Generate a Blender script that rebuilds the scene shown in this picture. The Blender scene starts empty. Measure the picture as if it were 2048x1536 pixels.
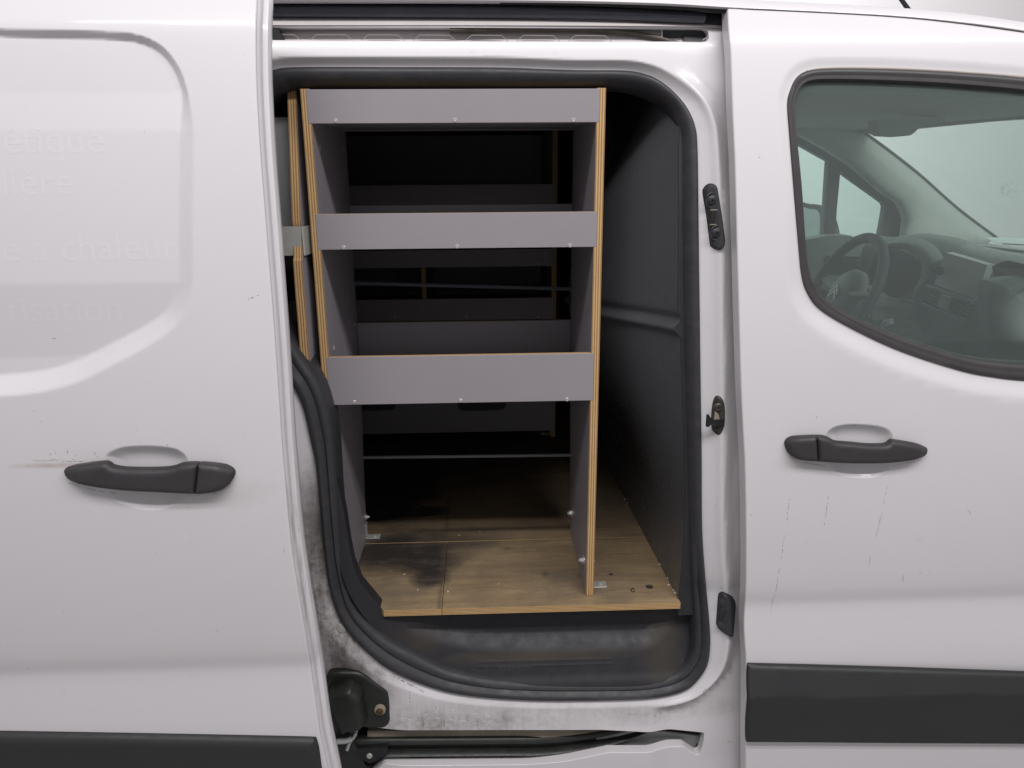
# open side door of a white van with plywood shelf racks inside
WORLD = 0.37
LAMPS = [  # x, y, z, length, width, power
    (0.5, -1.25, 2.85, 3.6, 0.10, 31), (0.7, -1.95, 3.35, 4.0, 0.12, 50), (0.6, 2.6, 3.4, 5.0, 0.5, 150),  # last one is an unseen fill, added to brighten the back wall
]
import bpy, math, random
import numpy as np
from mathutils import Vector, Matrix
from mathutils.geometry import delaunay_2d_cdt, tessellate_polygon
random.seed(7)
SC = bpy.context.scene
COL = SC.collection
rad = math.radians

# ------------------------------------------------------------------ camera
FPX, PITCH, YAW, ROLL = 1540.0, rad(15.7), rad(2.2), rad(0.4)
CAM = np.array([0.0, -1.2, 1.4])
def _axes():
    cy, sy, cp, sp = math.cos(YAW), math.sin(YAW), math.cos(PITCH), math.sin(PITCH)
    f = np.array([sy*cp, cy*cp, -sp]); r = np.array([cy, -sy, 0.0]); u = np.cross(r, f)
    c, s = math.cos(ROLL), math.sin(ROLL)
    return r*c - u*s, u*c + r*s, f
AR, AU, AF = _axes()
cd = bpy.data.cameras.new('camera'); cam = bpy.data.objects.new('camera', cd); COL.objects.link(cam)
cd.sensor_width = 36.0; cd.lens = 36.0*FPX/2048.0; cd.clip_start = 0.02; cd.clip_end = 100
cam.matrix_world = Matrix(((AR[0], AU[0], -AF[0], CAM[0]), (AR[1], AU[1], -AF[1], CAM[1]), (AR[2], AU[2], -AF[2], CAM[2]), (0, 0, 0, 1)))
SC.camera = cam

# ------------------------------------------------------------------ light: bright hall with ceiling strip lamps and an added wall fill
w = bpy.data.worlds.new('World'); SC.world = w; w.use_nodes = True
w.node_tree.nodes['Background'].inputs[0].default_value = (0.97, 0.97, 1.0, 1)
w.node_tree.nodes['Background'].inputs[1].default_value = WORLD
SC.view_settings.view_transform = 'Standard'; SC.view_settings.look = 'None'
SC.view_settings.exposure = 0.0; SC.view_settings.gamma = 1.0
def strip(x, y, z, lx, ly, power, col=(1, 0.98, 0.985)):
    l = bpy.data.lights.new('strip_or_fill_lamp', 'AREA'); l.shape = 'RECTANGLE'; l.size = lx; l.size_y = ly
    l.energy = power; l.color = col
    o = bpy.data.objects.new('strip_or_fill_lamp', l); COL.objects.link(o); o.location = (x, y, z)
    d = (Vector((0, 0.35, 0.9)) if y < 2 else Vector((0, 5.0, 1.3))) - Vector((0, y, z)); o.rotation_euler = d.to_track_quat('-Z', 'Y').to_euler()
    return o
for s in LAMPS: strip(*s)

# ------------------------------------------------------------------ pixel -> point on a real surface
def ray(u, v): return AF + AR*((u-1024)/FPX) - AU*((v-768)/FPX)
def P(u, v, Y):
    d = ray(u, v); return CAM + d*((Y-CAM[1])/d[1])
def Pz(u, v, z):
    d = ray(u, v); return CAM + d*((z-CAM[2])/d[2])
def onv(pts, F, it=14):
    """pixels -> points on the sheet y=F(x,z), all at once"""
    D = np.array([ray(u, v) for u, v in pts]); Y = np.zeros(len(D))
    for _ in range(it):
        Q = CAM+D*((Y-CAM[1])/D[:, 1])[:, None]; Y = np.asarray(F(Q[:, 0], Q[:, 2]), float)
    return CAM+D*((Y-CAM[1])/D[:, 1])[:, None]
def on(u, v, F): return onv([(u, v)], F)[0]
def cr(pts, n=6, closed=False):
    """smooth curve through pts; repeat a point to make a corner"""
    P_ = [np.array(p, float) for p in pts]; out = []; N = len(P_)
    segs = N if closed else N-1
    for i in range(segs):
        p1, p2 = P_[i], P_[(i+1) % N]
        if np.allclose(p1, p2): continue
        p0 = P_[i-1] if (closed or i > 0) else p1
        p3 = P_[(i+2) % N] if (closed or i+2 < N) else p2
        if np.allclose(p0, p1): p0 = p1-(p2-p1)
        if np.allclose(p3, p2): p3 = p2+(p2-p1)
        for k in range(n):
            t = k/n
            out.append(0.5*((2*p1)+(-p0+p2)*t+(2*p0-5*p1+4*p2-p3)*t*t+(-p0+3*p1-3*p2+p3)*t**3))
    if not closed: out.append(P_[-1])
    return out
def sstep(a, b, x):
    t = np.clip((x-a)/(b-a), 0, 1); return t*t*(3-2*t)
def inside(poly, X, Z):
    poly = np.asarray(poly); r = np.zeros(len(X), bool); j = len(poly)-1
    for i in range(len(poly)):
        xi, zi = poly[i]; xj, zj = poly[j]
        if zi != zj:
            c = ((zi > Z) != (zj > Z)) & (X < (xj-xi)*(Z-zi)/(zj-zi)+xi)
            r ^= c
        j = i
    return r
def pdist(poly, X, Z, closed=True):
    poly = np.asarray(poly, float); d = np.full(len(X), 1e9); n = len(poly)
    for i in range(n if closed else n-1):
        a, b = poly[i], poly[(i+1) % n]; ab = b-a; L = ab@ab
        if L < 1e-14: continue
        t = np.clip(((X-a[0])*ab[0]+(Z-a[1])*ab[1])/L, 0, 1)
        d = np.minimum(d, np.hypot(X-a[0]-t*ab[0], Z-a[1]-t*ab[1]))
    return d
_q = np.linspace(0, 1, 401)
def table(slope):
    s = slope(_q); c = np.concatenate([[0], np.cumsum((s[1:]+s[:-1])/2)]); c /= c[-1]; return lambda t: np.interp(t, _q, c)
RAMP = table(lambda q: sstep(0, .22, q)*sstep(1, .78, q)+1e-6)        # 0->1, soft knees at both ends
FADE = table(lambda q: (.25+q**.4)*sstep(1, .72, q)+1e-6)               # 0->1, soft only at the far end
BOWL = table(lambda q: sstep(0, .16, q)*(1-q)**1.2+1e-6)
def offset(poly, d):
    """closed curve moved to its outside by d (number or array)"""
    l = np.array(poly); a = 0.5*np.sum(l[:, 0]*np.roll(l[:, 1], -1)-np.roll(l[:, 0], -1)*l[:, 1])
    t = np.roll(l, -1, 0)-np.roll(l, 1, 0); t /= np.maximum(np.linalg.norm(t, axis=1), 1e-9)[:, None]
    n = np.stack([t[:, 1], -t[:, 0]], 1)*(1 if a > 0 else -1)
    return l+n*(np.ones(len(l))*d)[:, None]
def sdist(poly, X, Z):
    X = np.asarray(X, float); Z = np.asarray(Z, float)
    d = pdist(poly, X, Z); return np.where(inside(poly, X, Z), d, -d)   # + inside

# ------------------------------------------------------------------ objects
W = {}
def empty(name, loc, label=None, cat=None, group=None, parent=None):
    o = bpy.data.objects.new(name, None); COL.objects.link(o); o.empty_display_size = 0.05
    W[o] = Vector(loc)
    if parent: o.parent = parent; o.location = W[o]-W[parent]
    else: o.location = loc
    if label: o['label'] = label
    if cat: o['category'] = cat
    if group: o['group'] = group
    return o
def mk(name, verts, faces, mats, parent=None, normals=None, midx=None, sharp=35, origin=None, smooth=True):
    v = np.asarray(verts, float)
    c = np.array(origin, float) if origin is not None else (v.min(0)+v.max(0))/2
    me = bpy.data.meshes.new(name)
    me.from_pydata([tuple(p) for p in (v-c)], [], [tuple(f) for f in faces])
    if not isinstance(mats, (list, tuple)): mats = [mats]
    for m in mats: me.materials.append(m)
    if midx is not None: me.polygons.foreach_set('material_index', midx)
    me.polygons.foreach_set('use_smooth', [smooth]*len(me.polygons))
    me.update()
    if normals is not None:
        me.normals_split_custom_set_from_vertices([tuple(n) for n in normals])
    elif smooth and sharp: me.set_sharp_from_angle(angle=rad(sharp))
    o = bpy.data.objects.new(name, me); COL.objects.link(o); W[o] = Vector(c)
    if parent is not None: o.parent = parent; o.location = W[o]-W[parent]
    else: o.location = c
    return o
class MB:
    def __init__(s): s.v = []; s.f = []; s.m = []
    def add(s, v, f, m=0):
        b = len(s.v); s.v += [tuple(p) for p in v]; s.f += [tuple(i+b for i in q) for q in f]; s.m += [m]*len(f)
    def box(s, x0, x1, y0, y1, z0, z1, m=0, bev=0.0, caps=None):
        """bevelled box; caps: dict axis->material for the +- faces of that axis"""
        e = min(bev, (x1-x0)/3, (y1-y0)/3, (z1-z0)/3)
        X = (x0, x1); Y = (y0, y1); Z = (z0, z1); caps = caps or {}
        if e <= 0:
            v = [(X[i], Y[j], Z[k]) for i in (0, 1) for j in (0, 1) for k in (0, 1)]
            fs = [((0, 1, 3, 2), 'x'), ((4, 6, 7, 5), 'x'), ((0, 4, 5, 1), 'y'), ((2, 3, 7, 6), 'y'), ((0, 2, 6, 4), 'z'), ((1, 5, 7, 3), 'z')]
            b = len(s.v); s.v += v
            for f, a in fs: s.f.append(tuple(i+b for i in f)); s.m.append(caps.get(a, m))
            return
        b = len(s.v); idx = {}
        for i in (0, 1):
            for j in (0, 1):
                for k in (0, 1):
                    sx, sy, sz = (1, -1)[i], (1, -1)[j], (1, -1)[k]
                    for a, (dx, dy, dz) in {'x': (0, e, e), 'y': (e, 0, e), 'z': (e, e, 0)}.items():
                        idx[(i, j, k, a)] = len(s.v); s.v.append((X[i]+sx*dx, Y[j]+sy*dy, Z[k]+sz*dz))
        def q(l, m_): s.f.append(tuple(l)); s.m.append(m_)
        o4 = [(0, 0), (1, 0), (1, 1), (0, 1)]
        for i in (0, 1):
            l = [idx[(i, j, k, 'x')] for j, k in o4]; q(l if i else l[::-1], caps.get('x', m))
            l = [idx[(k, i, j, 'y')] for j, k in o4]; q(l if i else l[::-1], caps.get('y', m))
            l = [idx[(j, k, i, 'z')] for j, k in o4]; q(l if i else l[::-1], caps.get('z', m))
        for i in (0, 1):
            for j in (0, 1):
                q([idx[(i, j, 0, 'x')], idx[(i, j, 1, 'x')], idx[(i, j, 1, 'y')], idx[(i, j, 0, 'y')]], m)
                q([idx[(i, 0, j, 'x')], idx[(i, 1, j, 'x')], idx[(i, 1, j, 'z')], idx[(i, 0, j, 'z')]], m)
                q([idx[(0, i, j, 'y')], idx[(1, i, j, 'y')], idx[(1, i, j, 'z')], idx[(0, i, j, 'z')]], m)
                for k in (0, 1): q([idx[(i, j, k, 'x')], idx[(i, j, k, 'y')], idx[(i, j, k, 'z')]], m)
    def tube(s, pts, r, n=10, m=0, caps=True, closed=False, flat=None):
        pts = [np.array(p, float) for p in pts]; N = len(pts); rings = []
        up = np.array([0.0, 0.0, 1.0])
        for i, p in enumerate(pts):
            a = pts[(i-1) % N] if (closed or i > 0) else p; b = pts[(i+1) % N] if (closed or i < N-1) else p
            t = b-a; t = t/np.linalg.norm(t)
            ref = up if abs(t@up) < 0.95 else np.array([1.0, 0, 0])
            e1 = np.cross(t, ref); e1 /= np.linalg.norm(e1); e2 = np.cross(e1, t)
            rr = r[i] if isinstance(r, (list, tuple)) else r
            k2 = flat if flat else 1.0
            rings.append([p+e1*math.cos(2*math.pi*k/n)*rr+e2*math.sin(2*math.pi*k/n)*rr*k2 for k in range(n)])
        v = [q for R_ in rings for q in R_]; f = []
        for i in range(N if closed else N-1):
            for k in range(n):
                a, b = i*n+k, i*n+(k+1) % n; c, d = ((i+1) % N)*n+(k+1) % n, ((i+1) % N)*n+k
                f.append((a, b, c, d))
        if caps and not closed: f.append(tuple(range(n))[::-1]); f.append(tuple((N-1)*n+k for k in range(n)))
        s.add(v, f, m)
    def lathe(s, c, ax, prof, n=14, m=0):
        """prof: list of (r, h) along ax from c"""
        c = np.array(c, float); ax = np.array(ax, float); ax /= np.linalg.norm(ax)
        ref = np.array([0, 0, 1.0]) if abs(ax[2]) < 0.9 else np.array([1.0, 0, 0])
        e1 = np.cross(ax, ref); e1 /= np.linalg.norm(e1); e2 = np.cross(ax, e1)
        v = []; f = []
        for r, h in prof:
            for k in range(n):
                a = 2*math.pi*k/n; v.append(c+ax*h+e1*r*math.cos(a)+e2*r*math.sin(a))
        for i in range(len(prof)-1):
            for k in range(n): f.append((i*n+k, i*n+(k+1) % n, (i+1)*n+(k+1) % n, (i+1)*n+k))
        f.append(tuple((len(prof)-1)*n+k for k in range(n)))
        s.add(v, f, m)
    def poly(s, pts, vec, m=0, edge=None):
        """flat-ish polygon of 3-D points extruded by vec"""
        pts = [Vector(p) for p in pts]; n = len(pts); vec = Vector(vec)
        tr = tessellate_polygon([pts]); b = len(s.v)
        s.v += [tuple(p) for p in pts]+[tuple(p+vec) for p in pts]
        for t in tr:
            s.f.append(tuple(b+i for i in t)); s.m.append(m)
            s.f.append(tuple(b+n+i for i in reversed(t))); s.m.append(m)
        for i in range(n):
            j = (i+1) % n; s.f.append((b+i, b+j, b+n+j, b+n+i)); s.m.append(m if edge is None else edge)
    def build(s, name, mats, parent=None, sharp=35, **k):
        o = mk(name, s.v, s.f, mats, parent, midx=s.m, sharp=sharp, **k)
        import bmesh
        bm = bmesh.new(); bm.from_mesh(o.data); bmesh.ops.recalc_face_normals(bm, faces=bm.faces); bm.to_mesh(o.data); bm.free()
        if sharp: o.data.set_sharp_from_angle(angle=rad(sharp))
        return o

def skin(name, outer, holes, F, mats, parent, step=0.012, fine=(), fstep=0.004, r=0.0015, depth=0.02, hdepth=None, hr=None, cons=(), skirt=True, closedback=False):
    """sheet y=F(x,z) trimmed to outer minus holes (lists of (x,z)), with rounded edges turned back by depth.
       fine: list of (polyline, half-width) zones meshed densely"""
    loops = [np.array([(p[0], p[1]) for p in outer])]+[np.array([(p[0], p[1]) for p in h]) for h in holes]
    x0, z0 = loops[0].min(0); x1, z1 = loops[0].max(0)
    gx, gz = np.meshgrid(np.arange(x0+step*.6, x1, step), np.arange(z0+step*.6, z1, step)); X = gx.ravel(); Z = gz.ravel()
    keep = np.ones(len(X), bool)
    XF = ZF = np.zeros(0)
    if fine:
        gx, gz = np.meshgrid(np.arange(x0, x1, fstep), np.arange(z0, z1, fstep)); XF = gx.ravel(); ZF = gz.ravel()
        near = np.zeros(len(XF), bool)
        for pl, hw in fine:
            pl = np.asarray(pl)
            if pl.ndim == 1:      # (zlo, zhi) band
                m = (ZF > pl[0]) & (ZF < pl[1]) & (np.abs(((XF-x0)/step) % 1) < fstep/step*1.01)
                near |= m
            else:
                lo = pl.min(0)-hw; hi = pl.max(0)+hw
                bb = (XF > lo[0]) & (XF < hi[0]) & (ZF > lo[1]) & (ZF < hi[1]); idx = np.where(bb)[0]
                dd = pdist(pl, XF[idx], ZF[idx]); near[idx[dd < hw]] = True
                dd = pdist(pl, X, Z); keep &= dd > hw
        XF, ZF = XF[near], ZF[near]
    X = np.concatenate([X[keep], XF]); Z = np.concatenate([Z[keep], ZF])
    ok = inside(loops[0], X, Z)
    for h in loops[1:]: ok &= ~inside(h, X, Z)
    X, Z = X[ok], Z[ok]
    tol = (fstep if fine else step)*0.4; ok = np.ones(len(X), bool)
    for l in loops: ok &= pdist(l, X, Z) > tol
    for l in cons: ok &= pdist(np.asarray(l), X, Z) > tol
    X, Z = X[ok], Z[ok]
    vs = []; es = []
    for l in loops:
        b = len(vs); n = len(l); vs += [Vector((float(a), float(c))) for a, c in l]; es += [(b+i, b+(i+1) % n) for i in range(n)]
    for l in cons:
        b = len(vs); n = len(l); vs += [Vector((float(a), float(c))) for a, c in l]; es += [(b+i, b+(i+1) % n) for i in range(n)]
    vs += [Vector((float(a), float(b))) for a, b in zip(X, Z)]
    ov, oe, of, a_, b_, c_ = delaunay_2d_cdt(vs, es, [], 0, 1e-7)
    V2 = np.array([(v.x, v.y) for v in ov]); T = np.array([f for f in of if len(f) == 3])
    cen = V2[T].mean(1); k = inside(loops[0], cen[:, 0], cen[:, 1])
    for h in loops[1:]: k &= ~inside(h, cen[:, 0], cen[:, 1])
    T = T[k]
    YY = F(V2[:, 0], V2[:, 1]); e = 4e-4
    def nrm(x, z):
        gx_ = (F(x+e, z)-F(x-e, z))/(2*e); gz_ = (F(x, z+e)-F(x, z-e))/(2*e)
        n = np.stack([gx_, -np.ones_like(gx_), gz_], 1); return n/np.linalg.norm(n, axis=1)[:, None]
    NN = nrm(V2[:, 0], V2[:, 1])
    verts = [(V2[i, 0], YY[i], V2[i, 1]) for i in range(len(V2))]; norms = [tuple(n) for n in NN]
    # face orientation towards -y
    a, b, c = V2[T[:, 0]], V2[T[:, 1]], V2[T[:, 2]]
    cross = (b[:, 0]-a[:, 0])*(c[:, 1]-a[:, 1])-(b[:, 1]-a[:, 1])*(c[:, 0]-a[:, 0])
    faces = [tuple(t) if s > 0 else tuple(t[::-1]) for t, s in zip(T.tolist(), cross)]
    if skirt:
        for li, l in enumerate(loops):
            n = len(l); area = 0.5*np.sum(l[:, 0]*np.roll(l[:, 1], -1)-np.roll(l[:, 0], -1)*l[:, 1])
            if area < 0: l = l[::-1]
            t = np.roll(l, -1, 0)-np.roll(l, 1, 0); t /= np.maximum(np.linalg.norm(t, axis=1), 1e-9)[:, None]
            out = np.stack([t[:, 1], -t[:, 0]], 1)
            if li > 0: out = -out
            dep = depth if li == 0 or hdepth is None else hdepth
            rr = r if li == 0 or hr is None else hr
            y = F(l[:, 0], l[:, 1]); ns = nrm(l[:, 0], l[:, 1]); prev = None
            rings = [(0, 0, 0), (30, rr*math.sin(rad(30)), rr*(1-math.cos(rad(30)))), (60, rr*math.sin(rad(60)), rr*.5), (90, rr, rr), (90, rr, dep)]
            for (ang, off, dy) in rings:
                bidx = len(verts)
                for i in range(n):
                    verts.append((l[i, 0]+out[i, 0]*off, y[i]+dy, l[i, 1]+out[i, 1]*off))
                    o3 = np.array([out[i, 0], 0, out[i, 1]]); nn = ns[i]*math.cos(rad(ang))+o3*math.sin(rad(ang))
                    norms.append(tuple(nn/np.linalg.norm(nn)))
                if prev is not None:
                    for i in range(n):
                        j = (i+1) % n; q = (prev+i, prev+j, bidx+j, bidx+i)
                        faces.append(q[::-1] if li == 0 else q)
                prev = bidx
    return mk(name, verts, faces, mats, parent, normals=norms)
def pillow(name, outline, base, h, wdt, mats, parent, depth=0.01, step=0.006, fstep=0.002, r=0.0008, extra=None, pw=2.0):
    """raised rounded piece: outline (x,z), height h over the base sheet, rounding width wdt"""
    ol = np.array(outline)
    def F(x, z):
        d = np.maximum(sdist(ol, x, z), 0); t = np.clip(d/wdt, 0, 1)
        y = base(x, z)-h*(1-(1-t)**pw)**(1/pw)*0.85-h*0.15
        return y if extra is None else y+extra(x, z)
    return skin(name, outline, [], F, mats, parent, step=step, fine=[(outline, wdt)], fstep=fstep, r=r, depth=depth)
def band(name, A, B, prof, mats, parent, closed=True, offdir=(0, -1, 0), sharp=50):
    """loft between paired 3-D curves A,B; prof: list of (s, h)"""
    o = np.array(offdir, float); N = len(A); K = len(prof); v = []; f = []
    for a, b in zip(A, B):
        for s, h in prof: v.append(np.array(a)*(1-s)+np.array(b)*s+o*h)
    for i in range(N if closed else N-1):
        j = (i+1) % N
        for k in range(K-1): f.append((i*K+k, j*K+k, j*K+k+1, i*K+k+1))
    m = MB(); m.add(v, f); return m.build(name, mats, parent, sharp=sharp)

# ------------------------------------------------------------------ materials
def newmat(name):
    m = bpy.data.materials.new(name); m.use_nodes = True; nt = m.node_tree
    return m, nt, nt.nodes['Principled BSDF']
def N(nt, t, **k):
    n = nt.nodes.new(t)
    for a, b in k.items():
        if isinstance(a, str) and hasattr(n, a): setattr(n, a, b)
    return n
def setin(n, **k):
    for a, b in k.items(): n.inputs[a.replace('_', ' ')].default_value = b
def math_(nt, op, a, b=None, clamp=False):
    n = nt.nodes.new('ShaderNodeMath'); n.operation = op; n.use_clamp = clamp
    for i, x in enumerate((a, b)):
        if x is None: continue
        if hasattr(x, 'links'): nt.links.new(x, n.inputs[i])
        else: n.inputs[i].default_value = x
    return n.outputs[0]
def noise(nt, vec, scale, detail=4, rough=0.55, mapscale=None):
    if mapscale:
        mp = nt.nodes.new('ShaderNodeMapping'); mp.inputs['Scale'].default_value = mapscale
        nt.links.new(vec, mp.inputs[0]); vec = mp.outputs[0]
    n = nt.nodes.new('ShaderNodeTexNoise'); n.inputs['Scale'].default_value = scale
    n.inputs['Detail'].default_value = detail; n.inputs['Roughness'].default_value = rough
    nt.links.new(vec, n.inputs['Vector']); return n.outputs['Fac']
def ramp(nt, fac, stops):
    r = nt.nodes.new('ShaderNodeValToRGB'); e = r.color_ramp.elements
    while len(e) < len(stops): e.new(0.5)
    for i, (p, c) in enumerate(stops):
        e[i].position = p; e[i].color = (c, c, c, 1) if isinstance(c, (int, float)) else (*c, 1)
    nt.links.new(fac, r.inputs[0]); return r.outputs[0]
def mix(nt, fac, a, b):
    m = nt.nodes.new('ShaderNodeMix'); m.data_type = 'RGBA'
    for s, x in ((0, fac), (6, a), (7, b)):
        if hasattr(x, 'links'): nt.links.new(x, m.inputs[s])
        elif s == 0: m.inputs[0].default_value = x
        else: m.inputs[s].default_value = (*x, 1)
    return m.outputs[2]
def pos(nt): return nt.nodes.new('ShaderNodeNewGeometry').outputs['Position']
def objc(nt): return nt.nodes.new('ShaderNodeTexCoord').outputs['Object']
def sepv(nt, v):
    s = nt.nodes.new('ShaderNodeSeparateXYZ'); nt.links.new(v, s.inputs[0]); return s.outputs
def bump(nt, bs, h, strength=0.2, dist=0.001):
    b = nt.nodes.new('ShaderNodeBump'); b.inputs['Strength'].default_value = strength; b.inputs['Distance'].default_value = dist
    nt.links.new(h, b.inputs['Height']); nt.links.new(b.outputs[0], bs.inputs['Normal'])
def blob(nt, v, c, rx, rz, soft=0.6, nz=None, namt=0.5, axes=(0, 2)):
    """1 inside an ellipse, 0 outside, edge broken by noise"""
    s = sepv(nt, v)
    a = math_(nt, 'DIVIDE', math_(nt, 'SUBTRACT', s[axes[0]], c[0]), rx); b = math_(nt, 'DIVIDE', math_(nt, 'SUBTRACT', s[axes[1]], c[1]), rz)
    d = math_(nt, 'SQRT', math_(nt, 'ADD', math_(nt, 'MULTIPLY', a, a), math_(nt, 'MULTIPLY', b, b)))
    if nz is not None: d = math_(nt, 'ADD', d, math_(nt, 'MULTIPLY', math_(nt, 'SUBTRACT', nz, 0.5), namt))
    return ramp(nt, d, [(max(0, 1-soft)*0.5, 1.0), (0.5, 0.0)]) if False else math_(nt, 'DIVIDE', math_(nt, 'SUBTRACT', 1.0, d), soft, True)
def simple(name, col, rough=0.5, metal=0.0, spec=0.5, nscale=0, namt=0.1, bmp=0.0, bscale=300, coat=0.0):
    m, nt, b = newmat(name)
    setin(b, Roughness=rough, Metallic=metal); b.inputs['Specular IOR Level'].default_value = spec
    if coat: b.inputs['Coat Weight'].default_value = coat; b.inputs['Coat Roughness'].default_value = 0.08
    if nscale:
        f = noise(nt, pos(nt), nscale, 5)
        c = mix(nt, f, tuple(x*(1-namt*2) for x in col), tuple(min(1, x*(1+namt*2)) for x in col)); nt.links.new(c, b.inputs['Base Color'])
        rr = ramp(nt, noise(nt, pos(nt), nscale*3, 3), [(0.3, rough-0.06 if rough > .1 else rough), (0.7, min(1, rough+0.08))]); nt.links.new(rr, b.inputs['Roughness'])
    else: b.inputs['Base Color'].default_value = (*col, 1)
    if bmp: bump(nt, b, noise(nt, pos(nt), bscale, 3), bmp, 0.0006)
    return m
PAINT = (0.68, 0.655, 0.67)
def paintmat(name, grime=False, handle=None, extra=None):
    m, nt, b = newmat(name); p = pos(nt)
    setin(b, Roughness=0.45); b.inputs['Coat Weight'].default_value = 0.4; b.inputs['Coat Roughness'].default_value = 0.09
    base = mix(nt, noise(nt, p, 3.0, 3), tuple(c*0.97 for c in PAINT), tuple(c*1.03 for c in PAINT))
    sp = ramp(nt, noise(nt, p, 170, 2, 0.4), [(0.755, 0), (0.80, 1)])
    lowm = ramp(nt, noise(nt, p, 6, 3), [(0.45, 0), (0.7, 1)])
    sp = math_(nt, 'MULTIPLY', math_(nt, 'MULTIPLY', sp, lowm), 0.55)
    c = mix(nt, sp, base, (0.16, 0.12, 0.10))
    if extra: c = extra(nt, p, c)
    if grime:
        n1 = noise(nt, p, 14, 8, 0.7); n2 = noise(nt, p, 90, 6, 0.75); n3 = noise(nt, p, 26, 6, 0.7, (1, 1, 0.16))
        s = sepv(nt, p)
        reg = math_(nt, 'MAXIMUM', blob(nt, p, (-0.27, 0.60), 0.13, 0.38, 0.55, n1, 0.5), math_(nt, 'MULTIPLY', blob(nt, p, (-0.10, 0.38), 0.42, 0.055, 0.9, n1, 0.7), 0.8))
        reg = math_(nt, 'MAXIMUM', reg, math_(nt, 'MULTIPLY', blob(nt, p, (0.30, 0.385), 0.25, 0.03, 1.0, n1, 0.8), 0.55))
        fine = ramp(nt, n2, [(0.40, 0.0), (0.68, 1.0)]); streak = ramp(nt, n3, [(0.42, 0.0), (0.66, 1.0)])
        g = math_(nt, 'MULTIPLY', reg, math_(nt, 'ADD', math_(nt, 'MULTIPLY', fine, 0.5), math_(nt, 'MULTIPLY', streak, 0.55), True))
        gg = math_(nt, 'ADD', math_(nt, 'MULTIPLY', g, 0.9), math_(nt, 'MULTIPLY', reg, 0.30), True)  # even share of reg paints the slid door's shadow in with the grime
        c = mix(nt, gg, c, (0.165, 0.145, 0.13))
        soot = blob(nt, p, (-0.285, 0.80), 0.05, 0.14, 0.9, n1, 1.1); c = mix(nt, math_(nt, 'MULTIPLY', soot, 0.75), c, (0.05, 0.04, 0.036))
        soot = blob(nt, p, (-0.27, 0.50), 0.07, 0.05, 0.9, n1, 1.1); c = mix(nt, math_(nt, 'MULTIPLY', soot, 0.6), c, (0.06, 0.05, 0.045))
        # fine rub marks around the whole frame
        al = math_(nt, 'MULTIPLY', ramp(nt, noise(nt, p, 60, 7, 0.8), [(0.58, 0), (0.72, 1)]), 0.22); c = mix(nt, al, c, (0.25, 0.225, 0.21))
        rr = math_(nt, 'ADD', 0.34, math_(nt, 'MULTIPLY', gg, 0.4)); nt.links.new(rr, b.inputs['Roughness'])
        cw = math_(nt, 'SUBTRACT', 0.25, math_(nt, 'MULTIPLY', gg, 0.4), True); nt.links.new(cw, b.inputs['Coat Weight'])
    nt.links.new(c, b.inputs['Base Color'])
    bump(nt, b, noise(nt, p, 900, 2), 0.012, 0.0002)
    return m
def rubber(name, col=(0.028, 0.028, 0.031), rough=0.5, dirt=0.0, spec=0.45):
    m, nt, b = newmat(name); p = pos(nt); setin(b, Roughness=rough); b.inputs['Specular IOR Level'].default_value = spec
    c = mix(nt, noise(nt, p, 20, 6), tuple(x*.8 for x in col), tuple(x*1.25 for x in col))
    if dirt:
        d = ramp(nt, noise(nt, p, 35, 8, 0.75, (0.5, 1, 1.5)), [(0.5, 0), (0.75, 1)])
        c = mix(nt, math_(nt, 'MULTIPLY', d, dirt), c, (0.13, 0.10, 0.065))
    nt.links.new(c, b.inputs['Base Color'])
    rr = ramp(nt, noise(nt, p, 50, 5), [(0.3, rough-.08), (0.7, rough+.12)]); nt.links.new(rr, b.inputs['Roughness'])
    bump(nt, b, noise(nt, p, 500, 3), 0.08, 0.0004); return m
def plyedge(axis, thick, layers=5, name='ply_edge'):
    m, nt, b = newmat(name); o = objc(nt); s = sepv(nt, o); setin(b, Roughness=0.75)
    k = {'x': 0, 'y': 1, 'z': 2}[axis]
    wob = noise(nt, o, 9, 3); t = math_(nt, 'ADD', math_(nt, 'DIVIDE', s[k], thick), math_(nt, 'MULTIPLY', math_(nt, 'SUBTRACT', wob, 0.5), 0.03))
    fr = math_(nt, 'FRACT', math_(nt, 'ADD', math_(nt, 'MULTIPLY', t, layers), 20.5))
    tri = math_(nt, 'ABSOLUTE', math_(nt, 'SUBTRACT', fr, 0.5))
    dark = ramp(nt, tri, [(0.24, 0.0), (0.36, 1.0)])
    gr = noise(nt, o, 160, 5, 0.6, (0.12, 0.12, 0.12) if False else None); 
    along = noise(nt, o, 14, 6, 0.7)
    lt = mix(nt, along, (0.44, 0.275, 0.11), (0.64, 0.445, 0.225)); dk = mix(nt, gr, (0.21, 0.105, 0.037), (0.34, 0.175, 0.065))
    c = mix(nt, dark, lt, dk); c = mix(nt, ramp(nt, noise(nt, o, 70, 5, .7), [(0.60, 0), (0.8, .5)]), c, (0.14, 0.07, 0.03))
    nt.links.new(c, b.inputs['Base Color']); bump(nt, b, dark, 0.25, 0.0005); return m
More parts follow.
